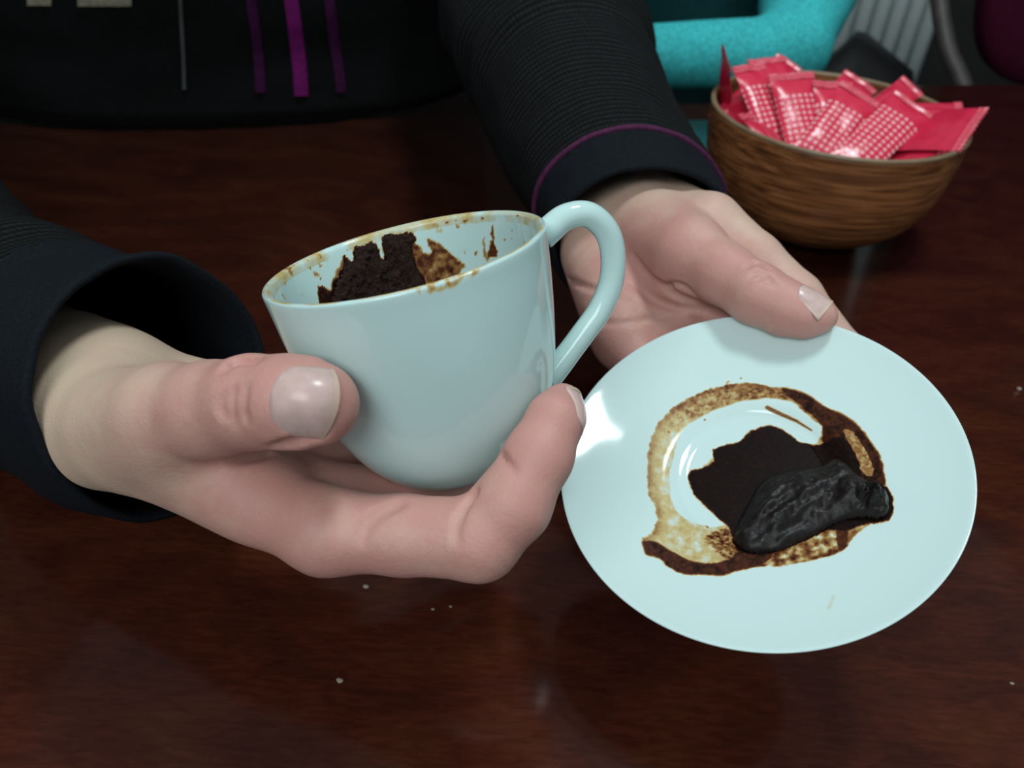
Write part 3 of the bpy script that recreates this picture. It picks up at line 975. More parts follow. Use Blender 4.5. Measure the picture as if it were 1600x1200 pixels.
# ------------------------------------------------------------------ wooden bowl and packets
BOWL_R = 0.075
bc = W(P(1309.0, 172.8, 492.5))
BZ = bc[2]                                              # rim height
BPROF = [(0.0005, 0.0), (0.38, 0.0), (0.47, 0.006), (0.60, 0.05), (0.765, 0.17), (0.885, 0.34), (0.96, 0.56), (0.992, 0.78), (1.0, 0.985), (0.995, 1.0)]
BIN = [(0.965, 1.0), (0.96, 0.97), (0.95, 0.78), (0.915, 0.56), (0.83, 0.36), (0.70, 0.20), (0.48, 0.105), (0.0005, 0.08)]
bo = catmull(np.array(BPROF), 6); bi = catmull(np.array(BIN), 6)
bowl = thing('wooden_bowl', 'brown wooden bowl with streaked grain standing on the table full of red packets', 'bowl', (bc[0], bc[1], 0))


def lathe(prof, n, c, R, Hh):
    t = np.linspace(0, 2 * np.pi, n, endpoint=False)
    V = np.stack([c[0] + prof[:, 0, None] * R * np.cos(t), c[1] + prof[:, 0, None] * R * np.sin(t), np.repeat(prof[:, 1, None] * Hh, n, 1)], -1).reshape(-1, 3)
    return V, grid_faces(n, len(prof), True)


V, F = lathe(np.vstack([bo[:-6], bi[4:]]), 96, bc, BOWL_R, BZ)
mesh_obj('bowl_body', V, outward(V, F), MAT['bowl'], bowl, origin=(bc[0], bc[1], 0))
rimp = np.array([(0.9985, 0.975), (1.004, 0.985), (1.003, 1.002), (0.985, 1.008), (0.966, 1.003), (0.961, 0.985), (0.968, 0.975), (0.9985, 0.975)])
V, F = lathe(rimp, 96, bc, BOWL_R, BZ)
mesh_obj('bowl_rim', V, outward(V, F), MAT['bowl_rim'], bowl)


def packet(TL, TR, B, dots, label, length=None, curl=0.0):
    TL, TR, B = (W(P(*q)) for q in (TL, TR, B))
    tcn = (TL + TR) / 2
    wv = TR - TL; wid = np.linalg.norm(wv); wv /= wid
    dv = B - tcn; ln = np.linalg.norm(dv) if length is None else length
    dv = unit(dv - dv.dot(wv) * wv)
    nv = np.cross(wv, dv)
    if nv @ (np.array([0, 0, H]) - tcn) < 0: nv = -nv
    root = thing('sugar_packet', label, 'packet', tcn + dv * ln, 'red packets fanned out in the wooden bowl')
    nu, nvv = 15, 27
    s = np.linspace(-1, 1, nu); t = np.linspace(0, 1, nvv)
    S, T = np.meshgrid(s, t)
    seal = 0.006
    tt = T * ln
    puff = np.clip(np.minimum(tt - seal, ln - seal - tt) / 0.012, 0, 1) ** 0.5
    th_ = 0.0030 * puff * np.sqrt(np.clip(1 - S ** 2, 0, 1)) + 0.00012
    jz = np.array([mnoise.noise(Vector((a * 1.7 + TL[0] * 90, c * 3.1, TL[1] * 70))) for a, c in zip(S.ravel(), T.ravel())]).reshape(S.shape) * 0.0011
    base = tcn + S[..., None] * wv * wid / 2 + tt[..., None] * dv + (jz + curl * (1 - T) ** 2)[..., None] * nv
    fr = base + th_[..., None] * nv; bk = base - th_[..., None] * nv
    uv = np.stack([S * wid / 2 * 1000 + 100.5, tt * 1000], -1)
    kk = slice(0, nvv)
    V = np.vstack([fr.reshape(-1, 3), bk.reshape(-1, 3)])
    F = np.vstack([grid_faces(nu, nvv), grid_faces(nu, nvv, offset=nu * nvv, flip=True)])
    a_, c_, d_ = V[F[0, 0]], V[F[0, 1]], V[F[0, 2]]
    if np.cross(c_ - a_, d_ - a_) @ nv < 0: F = F[:, ::-1]
    mesh_obj('sachet', V, F, MAT['packet_dots'] if dots else MAT['packet_red'], root, uv=np.vstack([uv.reshape(-1, 2)] * 2))
    # crimped seal with a saw-tooth end, both ends
    for end in (0, 1):
        n = 25; ss = np.linspace(-1, 1, n)
        rows = []
        for j, q in enumerate((0.0, 0.0015, 0.003, 0.0045)):
            if j == 0: off = -0.0006 + 0.0012 * (np.arange(n) % 2)
            else: off = np.full(n, q)
            dist = off if end == 0 else ln - off
            jj = np.interp(ss, s, jz[0 if end == 0 else -1])
            wave = 0.00035 * (j % 2)
            rows.append(tcn + ss[:, None] * wv * (wid / 2 + 0.0003) + dist[:, None] * dv + (jj + (curl if end == 0 else 0) + 0.0003 + wave)[:, None] * nv)
        Vf = np.vstack(rows); Vb = Vf - nv * 0.0009
        Fs = np.vstack([grid_faces(n, 4), grid_faces(n, 4, offset=4 * n, flip=True)])
        mesh_obj('crimped_seal', np.vstack([Vf, Vb]), Fs, MAT['packet_edge'], root, smooth=False)
    return root


PK = [
    ((1217, 83, 528), (1252, 108, 524), (1213, 235, 498), False, 'red packet whose bare corner sticks up behind the dotted ones nearest the black sleeve'),
    ((1168, 94, 516), (1226, 88, 520), (1212, 235, 492), True, 'red dotted packet half hidden, its plain top showing between two dotted neighbours'),
    ((1129, 70, 500), (1141, 112, 486), (1154, 238, 492), False, 'red packet standing on edge, a thin spike against the turquoise sweater'),
    ((1144, 104, 494), (1192, 99, 500), (1200, 248, 480), True, 'red dotted packet with crinkled shine beside the upright thin one'),
    ((1322, 109, 520), (1369, 141, 516), (1282, 240, 496), False, 'small red packet end poking up behind the shiniest dotted packet'),
    ((1200, 117, 488), (1270, 112, 492), (1243, 262, 474), True, 'wide red dotted packet with a plain band along its top, upright in the bowl'),
    ((1270, 126, 486), (1330, 130, 488), (1268, 268, 470), True, 'red dotted packet leaning a little towards the upright wide one'),
    ((1316, 126, 482), (1374, 161, 478), (1290, 270, 464), True, 'red dotted packet with the brightest glare patch near its top'),
    ((1412, 119, 500), (1443, 147, 496), (1322, 262, 474), False, 'plain red packet end with white crimp rising in front of the radiator'),
    ((1402, 141, 484), (1457, 180, 478), (1334, 285, 458), True, 'red dotted packet leaning far over with five rows of dots'),
    ((1502, 161, 486), (1509, 192, 474), (1372, 262, 462), False, 'plain red packet lying back with a frayed white crimp, under the leaning dotted one'),
    ((1544, 169, 468), (1500, 236, 448), (1404, 276, 452), False, 'plain red packet jutting out over the bowl rim with a pale torn edge'),
    ((1500, 205, 474), (1478, 240, 452), (1385, 282, 452), False, 'dark red packet lying lowest in the bowl under the jutting one'),
    ((1152, 180, 466), (1172, 176, 482), (1230, 240, 470), False, 'red packet sunk low against the bowl wall under the crinkled dotted one'),
]
for q in PK: packet(*q)

# ------------------------------------------------------------------ tablet, crumbs
t0 = on_table(1010, 254); t1 = on_table(1150, 254); 
tv = unit(t1 - t0); tn = np.array([-tv[1], tv[0], 0])
tab = thing('smartphone', 'black glass smartphone with a bright metal edge lying between sleeve and bowl', 'phone', (t0 + t1) / 2)


def obox(name, o, ax, ay, x0, x1, y0, y1, z0, z1, mat, parent, bevel=0.0):
    me = box_mesh((x0, y0, z0), (x1, y1, z1), bevel); me.name = name; me.materials.append(mat)
    Mx = Matrix.Identity(4)
    for i in range(3):
        Mx[i][0] = ax[i]; Mx[i][1] = ay[i]; Mx[i][2] = (0, 0, 1)[i]; Mx[i][3] = o[i]
    me.transform(Mx)
    if bevel: me.polygons.foreach_set('use_smooth', np.ones(len(me.polygons), bool))
    return link(bpy.data.objects.new(name, me), parent)


obox('phone_case', t0, tv, tn, -0.03, 0.11, 0.0, 0.066, 0.0, 0.007, MAT['metal'], tab, 0.0015)
obox('phone_screen', t0, tv, tn, -0.028, 0.108, 0.0015, 0.0645, 0.007, 0.0076, MAT['glass'], tab)

for i, (x, y, r_) in enumerate([(571, 917, .0008), (531, 1064, .0008), (1592, 608, .0008), (676, 952, .0004), (704, 948, .0004), (1581, 1068, .0005)]):
    c = on_table(x, y)
    import bmesh
    bm = bmesh.new(); bmesh.ops.create_icosphere(bm, subdivisions=2, radius=r_)
    for v_ in bm.verts:
        f = 1 + 0.5 * mnoise.noise(v_.co * 900 + Vector((i * 7, 0, 0)))
        v_.co = Vector((v_.co.x * f * 1.4, v_.co.y * f, max(v_.co.z * f * 0.7, -r_ * 0.4)))
    me = bpy.data.meshes.new('crumb'); bm.to_mesh(me); bm.free(); me.materials.append(MAT['crumb'])
    o = link(bpy.data.objects.new('crumb', me)); o.location = (c[0], c[1], r_ * 0.4)
    tag(o, 'tiny pale crumb lying on the dark table top', 'crumb', 'crumbs on the table')


# ------------------------------------------------------------------ hands (sculpted in camera-space millimetres)
RES = 0.8


def finger(vol, pts, rad, pads=None, k=2.5, flat=None, fs=1.0):
    pts = [P(*q) for q in pts]
    vol.chain(pts, rad, k, flat, fs)
    return pts


def combine(a, b_, k):
    a.D = smin(a.D, b_.D, k)


def nail(vol, c, Uv, Nv, L, Wd_, parent, out=0.35, base=0.42, name='fingernail', edge=True):
    """nail plate laid on the finger: c centre (cam mm), Uv towards the tip, Nv outwards"""
    Nv = unit(Nv); Uv = np.asarray(Uv, float); Uv = unit(Uv - Uv.dot(Nv) * Nv); Vv = np.cross(Nv, Uv)
    ns, ntt = 19, 21
    s = np.linspace(0, 1, ns); t = np.linspace(-1, 1, ntt)
    T, S_ = np.meshgrid(t, s)
    u0 = L * (-0.5 + base * (1 - np.sqrt(np.clip(1 - (0.985 * T) ** 2, 0, 1)))); u1 = L * (0.5 - 0.10 * T ** 2)
    UU = u0 + (u1 - u0) * S_; VV = T * Wd_ / 2
    pts = np.zeros((ns, ntt, 3)); okk = np.zeros((ns, ntt), bool)
    for i in range(ns):
        for j in range(ntt):
            o = c + UU[i, j] * Uv + VV[i, j] * Vv + 9 * Nv
            hpt = vol.hit(o, -Nv, 0, 20, 0.3)
            if hpt is not None: pts[i, j] = hpt; okk[i, j] = True
    dep = np.where(okk, (pts - c) @ Nv, np.nan)
    # fit a smooth barrel over the hits
    A = np.stack([np.ones_like(T), UU, VV, UU ** 2, VV ** 2, UU * VV], -1)[okk]
    co, *_ = np.linalg.lstsq(A, dep[okk], rcond=None)
    fitd = np.stack([np.ones_like(T), UU, VV, UU ** 2, VV ** 2, UU * VV], -1) @ co
    over = np.nanmax(np.where(okk & (np.abs(T) < 0.9), dep - fitd, np.nan))
    lift = (over + out) * (1 - 0.6 * np.abs(T) ** 6) * np.clip(0.55 + S_ * 2.5, 0, 1)
    top = c + UU[..., None] * Uv + VV[..., None] * Vv + (fitd + lift)[..., None] * Nv
    low = c + UU[..., None] * Uv + VV[..., None] * Vv + (fitd - 0.55)[..., None] * Nv
    V = np.vstack([top.reshape(-1, 3), low.reshape(-1, 3)])
    n = ns * ntt
    F = [list(f) for f in grid_faces(ntt, ns)] + [list(f) for f in grid_faces(ntt, ns, offset=n, flip=True)]
    ring_ = [j for j in range(ntt)] + [i * ntt + ntt - 1 for i in range(1, ns)] + [(ns - 1) * ntt + j for j in range(ntt - 2, -1, -1)] + [i * ntt for i in range(ns - 2, 0, -1)]
    for a, bq in zip(ring_, ring_[1:] + ring_[:1]): F.append([a, bq, bq + n, a + n][::-1])
    Vw = W(V)
    Fa = outward(Vw, np.array(F))
    o = mesh_obj(name, Vw, Fa, MAT['nail'], parent)
    if edge:
        # free edge: a thin pale strip along the tip
        e0 = c + UU[-3:, :, None] * Uv + VV[-3:, :, None] * Vv + (fitd + lift + 0.08)[-3:, :, None] * Nv
        e0[2] += Uv * 0.30
        e0[0] = e0[1] * 0.6 + e0[0] * 0.4
        e1 = e0 - 0.5 * Nv
        V = W(np.vstack([e0.reshape(-1, 3), e1.reshape(-1, 3)]))
        F = np.vstack([grid_faces(ntt, 3), grid_faces(ntt, 3, offset=3 * ntt, flip=True)])
        if (np.cross(V[F[0, 1]] - V[F[0, 0]], V[F[0, 2]] - V[F[0, 0]]) @ Wd(Nv)) < 0: F = F[:, ::-1]
        mesh_obj('nail_edge', V, F, MAT['nail_tip'], o)
    return o


person = thing('person', 'person in a black jacket with plum piping, holding the cup and the saucer', 'person', TB(-0.22, 0.14, FLOOR))
body_parts = []

# ---- the hand around the cup (its arm enters beside the camera's view edge)
LH = Vol((-215, -70, 150), (30, 70, 330), RES)
palm = LH
wr = P(112, 612, 246)
for base, mcp, r0, r1 in [((188, 688, 224), (510, 830, 199), 12.0, 9.9), ((190, 660, 232), (515, 790, 219), 12.5, 10.6), ((190, 625, 240), (518, 724, 238), 12, 10.4), ((190, 590, 247), (512, 660, 254), 11.5, 10)]:
    palm.cone(P(*base), P(*mcp), r0, r1, 7)
palm.cone(P(138, 645, 236), P(190, 640, 234), 17.5, 17, 8)
palm.cone(P(125, 585, 252), P(190, 600, 245), 16, 14, 8)
# forearm inside the sleeve
palm.cone(P(130, 614, 244), P(-60, 498, 314), 20.5, 23, 10)
palm.cone(P(-60, 498, 314), P(-170, 400, 395), 23, 27, 8)
# thumb ball and web
palm.cone(P(165, 668, 226), P(262, 660, 205), 15.5, 13.0, 8)
palm.cone(P(262, 672, 207), P(400, 770, 208), 11, 9, 8)
palm.cone(P(300, 700, 210), P(470, 800, 212), 10, 8.5, 7)
fing = Vol((-215, -70, 150), (30, 70, 330), RES)
idx = [(510, 830, 199), (630, 836, 196), (748, 842, 192), (800, 788, 191), (842, 712, 193), (868, 655, 196), (879, 628, 199)]
finger(fing, idx, [9.9, 9.4, 9.7, 9.0, 7.9, 6.7, 4.6], k=2.5)
f2 = Vol((-215, -70, 150), (30, 70, 330), RES)
finger(f2, [(515, 790, 219), (640, 775, 229), (745, 750, 237), (800, 725, 243), (838, 690, 246), (842, 630, 248), (842, 588, 246)], [10.4, 9.6, 9.6, 8.6, 7.8, 6.9, 5.6])
fing.D = smin(fing.D, f2.D, 0.8)
f2.D[:] = 40
finger(f2, [(518, 724, 238), (640, 716, 252), (725, 705, 262), (775, 675, 265), (812, 645, 262), (815, 580, 252)], [10.2, 9.4, 9.3, 8.3, 7.5, 6.0])
fing.D = smin(fing.D, f2.D, 0.8)
f2.D[:] = 40
finger(f2, [(512, 660, 254), (590, 640, 266), (660, 625, 274), (735, 590, 276), (775, 560, 268)], [9.4, 8.4, 8.2, 7.0, 5.4])
fing.D = smin(fing.D, f2.D, 0.8)
f2.D[:] = 40
thumb = [(200, 668, 216), (268, 650, 200), (330, 640, 191), (395, 628, 183), (450, 628, 178.5), (487, 630, 176.5), (503, 632, 176.5)]
finger(f2, thumb, [14.0, 12.6, 11.0, 10.2, 9.9, 9.2, 7.6], k=3)
fing.D = smin(fing.D, f2.D, 1.0)
palm.D = smin(palm.D, fing.D, 5.0)
del fing, f2
# conform to the porcelain
palm.D = smax(palm.D, -(cup_field(palm) - 0.45), 1.2)
# relief read off the skin: knuckle folds, creases
for pl, r_, dp in [
                   ([(560, 850), (566, 820), (590, 795), (625, 778)], 2.2, 0.3),
                   ([(330, 720), (380, 712), (440, 700), (500, 690)], 1.8, 1.0),
                                      ([(330, 560), (355, 555), (400, 560)], 1.5, 0.8),
                   ([(362, 606), (357, 630), (364, 668)], 1.0, 0.04), ([(379, 600), (375, 640), (381, 660)], 1.0, 0.06), ([(345, 614), (340, 638), (348, 656)], 1.0, 0.02),
                   ([(345, 575), (360, 566), (400, 566)], 1.2, 0.2)]:
    palm.carve(pl, r_, dp)
palm.carve([(742, 768), (726, 788), (713, 816), (709, 848)], 1.1, 1.1, k=1.0, taper='end')
palm.carve([(778, 706), (789, 721), (806, 738)], 0.9, 0.8, k=1.0, taper='end')
# thumb nail bed
tu = unit(P(503, 632, 176.5) - P(395, 628, 183))
nc_ = palm.pix_hit(476, 624)
Nn = unit(-unit(nc_) + np.array([0.16, 0.10, 0]))
for sgn in (1,):
    palm.carve([(445, 624 + sgn * 46), (470, 624 + sgn * 55), (508, 624 + sgn * 53)], 0.8, 0.45)
palm.carve([(452, 580), (436, 605), (434, 640), (450, 668)], 0.8, 0.4, taper=False)
V, F = palm.mesh(); V = relax(V, F, 3)
# keep the skin just outside the porcelain
q = V - CUP_B; zq = q @ CUP_A; rv = q - zq[:, None] * CUP_A; rq = np.linalg.norm(rv, axis=1)
oq = oc[15:]
Rq = np.interp(zq, oq[:, 1], oq[:, 0]) + 0.35
push = (zq > 1.0) & (zq < CUP_H) & (rq < Rq) & (rq > 5)
V[push] += (rv / rq[:, None])[push] * (Rq - rq)[push][:, None]
body_parts.append((V, F, [(P(850, 680, 190), 26, .9), (P(560, 720, 215), 60, .85), (P(500, 690, 200), 30, .6), (P(520, 640, 176), 22, .75), (P(640, 800, 190), 35, .55), (P(330, 660, 190), 45, .35), (P(120, 560, 240), 70, -.35), (P(480, 690, 180), 14, .5)], 0.28))
nail(palm, nc_, tu, Nn, 13.0, 14.6, person)
# index nail, seen almost edge-on past the cup
ic_ = P(893, 640, 196)
iu = unit(P(879, 622, 199) - P(845, 712, 193))
nail(palm, ic_, iu, np.array([0.93, 0.12, -0.45]), 10.0, 7.6, person, out=0.2)
LHV = palm

# ---- the hand under the saucer
RHb = ((5, -62, 235), (165, 150, 440))
palm = Vol(*RHb, RES)
for base, mcp, r0, r1 in [((1002, 300, 356), (1108, 352, 314), 12, 10.8), ((975, 320, 352), (1072, 425, 310), 12, 11), ((950, 345, 350), (1022, 488, 310), 12, 11), ((925, 370, 346), (974, 534, 303), 12, 10.6)]:
    palm.cone(P(*base), P(*mcp), r0, r1, 7)
palm.cone(P(985, 300, 368), P(1000, 325, 350), 19, 16, 8)
palm.cone(P(925, 320, 366), P(940, 370, 345), 18, 14, 8)
palm.cone(P(955, 300, 372), P(905, 90, 470), 23, 26, 10)
# thumb ball, heel of the hand
palm.cone(P(985, 350, 338), P(1075, 405, 298), 17, 15.0, 9)
palm.cone(P(930, 400, 336), P(965, 500, 307), 13, 11.5, 8)
palm.cone(P(1000, 430, 322), P(1080, 470, 302), 9, 9, 7)
fing = Vol(*RHb, RES); f2 = Vol(*RHb, RES)
finger(fing, [(1112, 346, 314), (1180, 406, 306), (1243, 466, 299), (1316, 556, 287), (1376, 640, 276)], [10.6, 9.8, 9.4, 8.2, 6.4])
for pts, rad in [([(1072, 425, 310), (1180, 560, 293), (1250, 660, 283), (1302, 722, 277)], [10.4, 9.4, 8.2, 6.4]),
                 ([(1022, 488, 310), (1112, 618, 290), (1182, 708, 282), (1232, 762, 277)], [10.2, 9.2, 8.0, 6.2]),
                 ([(974, 534, 303), (1046, 630, 287), (1092, 690, 277), (1130, 738, 273)], [9.6, 8.3, 7.3, 5.6])]:
    f2.D[:] = 40
    finger(f2, pts, rad)
    fing.D = smin(fing.D, f2.D, 0.8)
f2.D[:] = 40
finger(f2, [(1010, 345, 330), (1078, 392, 294), (1130, 428, 284), (1183, 460, 275), (1228, 482, 270.5), (1260, 492, 267.5), (1284, 494, 265)], [15.5, 11.9, 10.6, 10.0, 8.9, 7.3, 5.0], k=3)
fing.D = smin(fing.D, f2.D, 1.0)
palm.D = smin(palm.D, fing.D, 4.5)
del fing, f2
palm.D = smax(palm.D, -(saucer_field(palm) - 0.45), 1.0)
for pl, r_, dp in [([(985, 400), (1010, 430), (1035, 448), (1070, 470), (1120, 486)], 1.8, 1.3),
                   ([(990, 440), (1020, 466), (1060, 482), (1110, 484)], 1.5, 1.0),
                   ([(1040, 445), (1065, 448), (1085, 462)], 1.2, 0.8),
                   ([(880, 436), (925, 450), (985, 462)], 1.4, 0.4),
                   ([(1166, 415), (1182, 408), (1200, 418)], 0.8, 0.3), ([(1170, 432), (1188, 424), (1206, 434)], 0.8, 0.3), ([(1184, 444), (1198, 436), (1212, 444)], 0.8, 0.25),
                   ([(920, 502), (975, 503), (1050, 492)], 1.3, 0.4)]:
    palm.carve(pl, r_, dp)
V, F = palm.mesh(); V = relax(V, F, 3)
body_parts.append((V, F, [(P(930, 500, 300), 60, .75), (P(1050, 470, 300), 50, .75), (P(1240, 510, 268), 40, .75), (P(1290, 500, 268), 25, .4), (P(1000, 420, 310), 40, .45), (P(1020, 300, 340), 60, -.2)], 0.15))
tu = unit(P(1280, 492, 268) - P(1182, 455, 275))
nail(palm, P(1270, 478, 264), np.array([0.75, -0.22, -0.6]), np.array([0.06, 0.88, -0.47]), 10.2, 10.0, person, out=0.1, base=0.22)

# ---- one body mesh: hands, arms in the sleeves, trunk
allV, allF, pink = [], [], []
off = 0
for V, F, spots, base in body_parts:
    pk = np.full(len(V), base)
    for c, r_, a_ in spots:
        pk += 0.6 * a_ * np.exp(-((V - c) ** 2).sum(1) / r_ ** 2)
    Vw_ = W(V); F = outward(Vw_, F)
    allV.append(Vw_); allF += F.tolist() if off == 0 else (F + off).tolist(); off += len(V); pink.append(np.clip(pk, 0, 1))


def S3(px, py, d): return W(P(px, py, d))


LW, LE = S3(-60, 498, 314), S3(-330, 60, 520)
RWr, RE = S3(895, 90, 470), S3(780, -260, 640)
HIP = TB(-0.20, 0.165, 0)
fq = on_table(310, 205)[:2] - tmid
TOR = TB(fq @ ed, fq @ en + 0.125, 0)                                    # trunk axis
LS = TOR + np.array([-0.19, 0.02, 0.36]); RS = TOR + np.array([0.19, 0.04, 0.36])
for pts, rad in [([LW, (LW + LE) / 2, LE, (LE + LS) / 2, LS], [.022, .032, .038, .042, .05]), ([RWr, (RWr + RE) / 2, RE, (RE + RS) / 2, RS], [.022, .032, .038, .042, .05]),
                 ([TOR + np.array([0, .01, .14]), TOR + np.array([0, 0, .2]), TOR + np.array([0, 0, .36]), TOR + np.array([0, 0, .46])], [.10, .10, .10, .05])]:
    q = catmull(pts, 6); rr2 = np.interp(np.linspace(0, 1, len(q)), np.linspace(0, 1, len(rad)), rad)
    V, F = tube(q, rr2, 16)
    allV.append(V); allF += [[i + off for i in f] for f in F]; off += len(V); pink.append(np.full(len(V), .3))
mesh_obj('body', np.vstack(allV), allF, MAT['skin'], person, attrs={'pink': np.concatenate(pink)})

# ------------------------------------------------------------------ jacket
def loft(rings, nu=72, nper=8, fold=None, wob=0.0, seed=0.0):
    """rings: (centre, axis a, axis b) with a, b radius vectors, in camera mm"""
    C = catmull([r[0] for r in rings], nper); A = catmull([r[1] for r in rings], nper); B = catmull([r[2] for r in rings], nper)
    t = np.linspace(0, 2 * np.pi, nu, endpoint=False)
    V = C[:, None, :] + np.cos(t)[None, :, None] * A[:, None, :] + np.sin(t)[None, :, None] * B[:, None, :]
    nrm = np.cos(t)[None, :, None] * A[:, None, :] + np.sin(t)[None, :, None] * B[:, None, :]
    nrm /= np.linalg.norm(nrm, axis=2)[..., None]
    ln = np.concatenate([[0], np.cumsum(np.linalg.norm(np.diff(C, axis=0), axis=1))])
    disp = np.zeros(V.shape[:2])
    if wob:
        disp += vnoise(V.reshape(-1, 3), 0.022, seed, 3).reshape(disp.shape) * wob
    if fold is not None:
        disp += fold(ln[:, None], t[None, :])
    V = V + disp[..., None] * nrm
    circ = np.linalg.norm(A, axis=1).mean()
    uv = np.stack([np.broadcast_to(t * circ / 1000, V.shape[:2]), np.broadcast_to(ln[:, None] / 1000, V.shape[:2])], -1)
    return V, uv, ln


def sleeve_mesh(name, V, uv, mat, parent, i0, i1, thick=2.6, close0=True):
    """outer rows i0..i1 of a loft, turned inwards at the opening"""
    nu = V.shape[1]
    O = V[i0:i1 + 1]; Cc = O.mean(1, keepdims=True)
    inn = O - (O - Cc) / np.linalg.norm(O - Cc, axis=2, keepdims=True) * thick
    rows = [inn[k] for k in range(len(inn) - 1, -1, -1)]
    d0 = unit((O[0] - O[1]).mean(0)) if len(O) > 1 else 0
    lipv = (inn[0] + O[0]) / 2 + d0 * thick * 0.55
    rows += [lipv] + [O[k] for k in range(len(O))]
    u = uv[i0:i1 + 1]
    urows = [u[k] for k in range(len(u) - 1, -1, -1)] + [u[0]] + [u[k] for k in range(len(u))]
    V2 = np.vstack(rows); F = grid_faces(nu, len(rows), True)
    Vw_ = W(V2); F2 = outward(Vw_, F)
    return mesh_obj(name, Vw_, F2, mat, parent, uv=np.vstack(urows))


def ring(c, ax, up, ra, rb):
    """ring at c, perpendicular to ax; rb along up, ra across"""
    ax = unit(ax); up = np.asarray(up, float); b_ = unit(up - up.dot(ax) * ax); a = np.cross(ax, b_)
    return (np.asarray(c, float), a * ra, b_ * rb)


# left-of-picture sleeve
def foldL(s, t): return 1.2 * np.sin(s / 7.0 + 1.5 * np.sin(t)) * sstep(45, 80, s) + 1.6 * np.sin(3 * t + s / 30.0) * sstep(0, 40, s)


dL = np.array([-0.72, 0.22, 0.66])
cL = P(252, 606, 241)
rL = [ring(cL, [-.826, 0.02, .562], [0, 1, 0], 38.8, 39.5),
      ring(cL + 14 * unit([-.82, .08, .56]), [-.82, .08, .56], [0, 1, 0], 38.8, 39.5),
      ring(cL + 36 * unit([-.80, .10, .58]), [-.78, .16, .6], [0, 1, 0], 38.8, 39.5),
      ring(cL + 62 * unit([-.78, .14, .60]), [-.72, .26, .64], [0, 1, 0], 41, 41),
      ring(P(-60, 480, 312), [-.62, .36, .7], [0, 1, 0], 43, 43),
      ring(P(-190, 300, 400), [-.55, .42, .72], [0, 1, 0], 46, 46),
      ring(CAMSP(LE), [-.4, .5, .75], [0, 1, 0], 52, 52)]
V, uv, ln = loft(rL, 84, 10, foldL, 2.0, 1.0)
iq = int(np.argmin(abs(ln - 62)))
jk = person
sleeve_mesh('cuff', V, uv, MAT['cuff'], person, 0, iq)
sleeve_mesh('sleeve', V * 1.0, uv, MAT['knit'], person, iq - 1, len(V) - 1)
# right-of-picture sleeve
def foldR(s, t): return (2.2 * np.sin(s / 9.0 + 1.3 * np.sin(t + .5)) + 1.4 * np.sin(s / 5.0 + 2 * np.cos(t))) * sstep(105, 150, s) + 1.2 * np.sin(2 * t + s / 25.0) * sstep(0, 50, s) + 1.5 * np.exp(-((s - 62) / 7.0) ** 2) * np.sin(t * 2 + 1)


aR = unit(P(890, 90, 470) - P(985, 318, 352))
rR = [ring(P(985, 330, 352) - 25 * aR, aR, [-.3, 0, 1], 40, 34.5),
      ring(P(985, 330, 352) - 13 * aR, aR, [-.3, 0, 1], 40.5, 35),
      ring(P(982, 312, 360), aR, [-.3, 0, 1], 42, 36.5),
      ring(P(945, 255, 385), aR, [-.3, 0, 1], 44, 40),
      ring(P(905, 180, 415), aR, [-.3, 0, 1], 48, 44),
      ring(P(872, 95, 455), aR, [-.3, 0, 1], 55, 48),
      ring(P(835, -20, 520), aR, [-.3, 0, 1], 62, 54),
      ring(CAMSP(RE), aR, [-.3, 0, 1], 66, 60)]
V, uv, ln = loft(rR, 84, 10, foldR, 2.0, 4.0)
iq = int(np.argmin(abs(ln - 29)))
sleeve_mesh('cuff', V, uv, MAT['cuff'], person, 0, iq)
sleeve_mesh('sleeve', V, uv, MAT['knit'], person, iq - 1, len(V) - 1)
pv = W(V[iq]); pv = np.vstack([pv, pv[:1]])
cc = pv.mean(0); pv = pv + (pv - cc) / np.linalg.norm(pv - cc, axis=1)[:, None] * 0.0004
V2, F2 = tube(pv, 0.0013, 8)
mesh_obj('piping', V2, F2, MAT['piping'], person)

# upper sleeves and trunk of the jacket
for E_, S_ in ((LE, LS), (RE, RS)):
    q = catmull([E_ + (E_ - S_) * 0.02, E_ * .6 + S_ * .4 + np.array([0, 0, .0]), S_], 10)
    V2, F2 = tube(q, np.interp(np.linspace(0, 1, len(q)), [0, .5, 1], [.058, .065, .085]), 32)
    V2 += vnoise(V2, 14, 2.0, 3)[:, None] * 0.008
    mesh_obj('upper_sleeve', V2, F2, MAT['jacket'], person)
tr = []
ux, uy = np.append(ed, 0), np.append(en, 0)


def trunk(z, t, extra=0.0):
    w = np.interp(z, [-.30, -.1, .05, .2, .34, .42], [.235, .235, .225, .225, .20, .10]) + extra
    d = np.interp(z, [-.30, -.1, .05, .2, .34, .42], [.135, .135, .125, .13, .11, .07]) + extra
    c = TOR + uy * np.interp(z, [-.3, 0, .2, .4], [.0, .0, .02, .05])
    return c + np.cos(t) * w * ux + np.sin(t) * d * uy + np.array([0, 0, z])


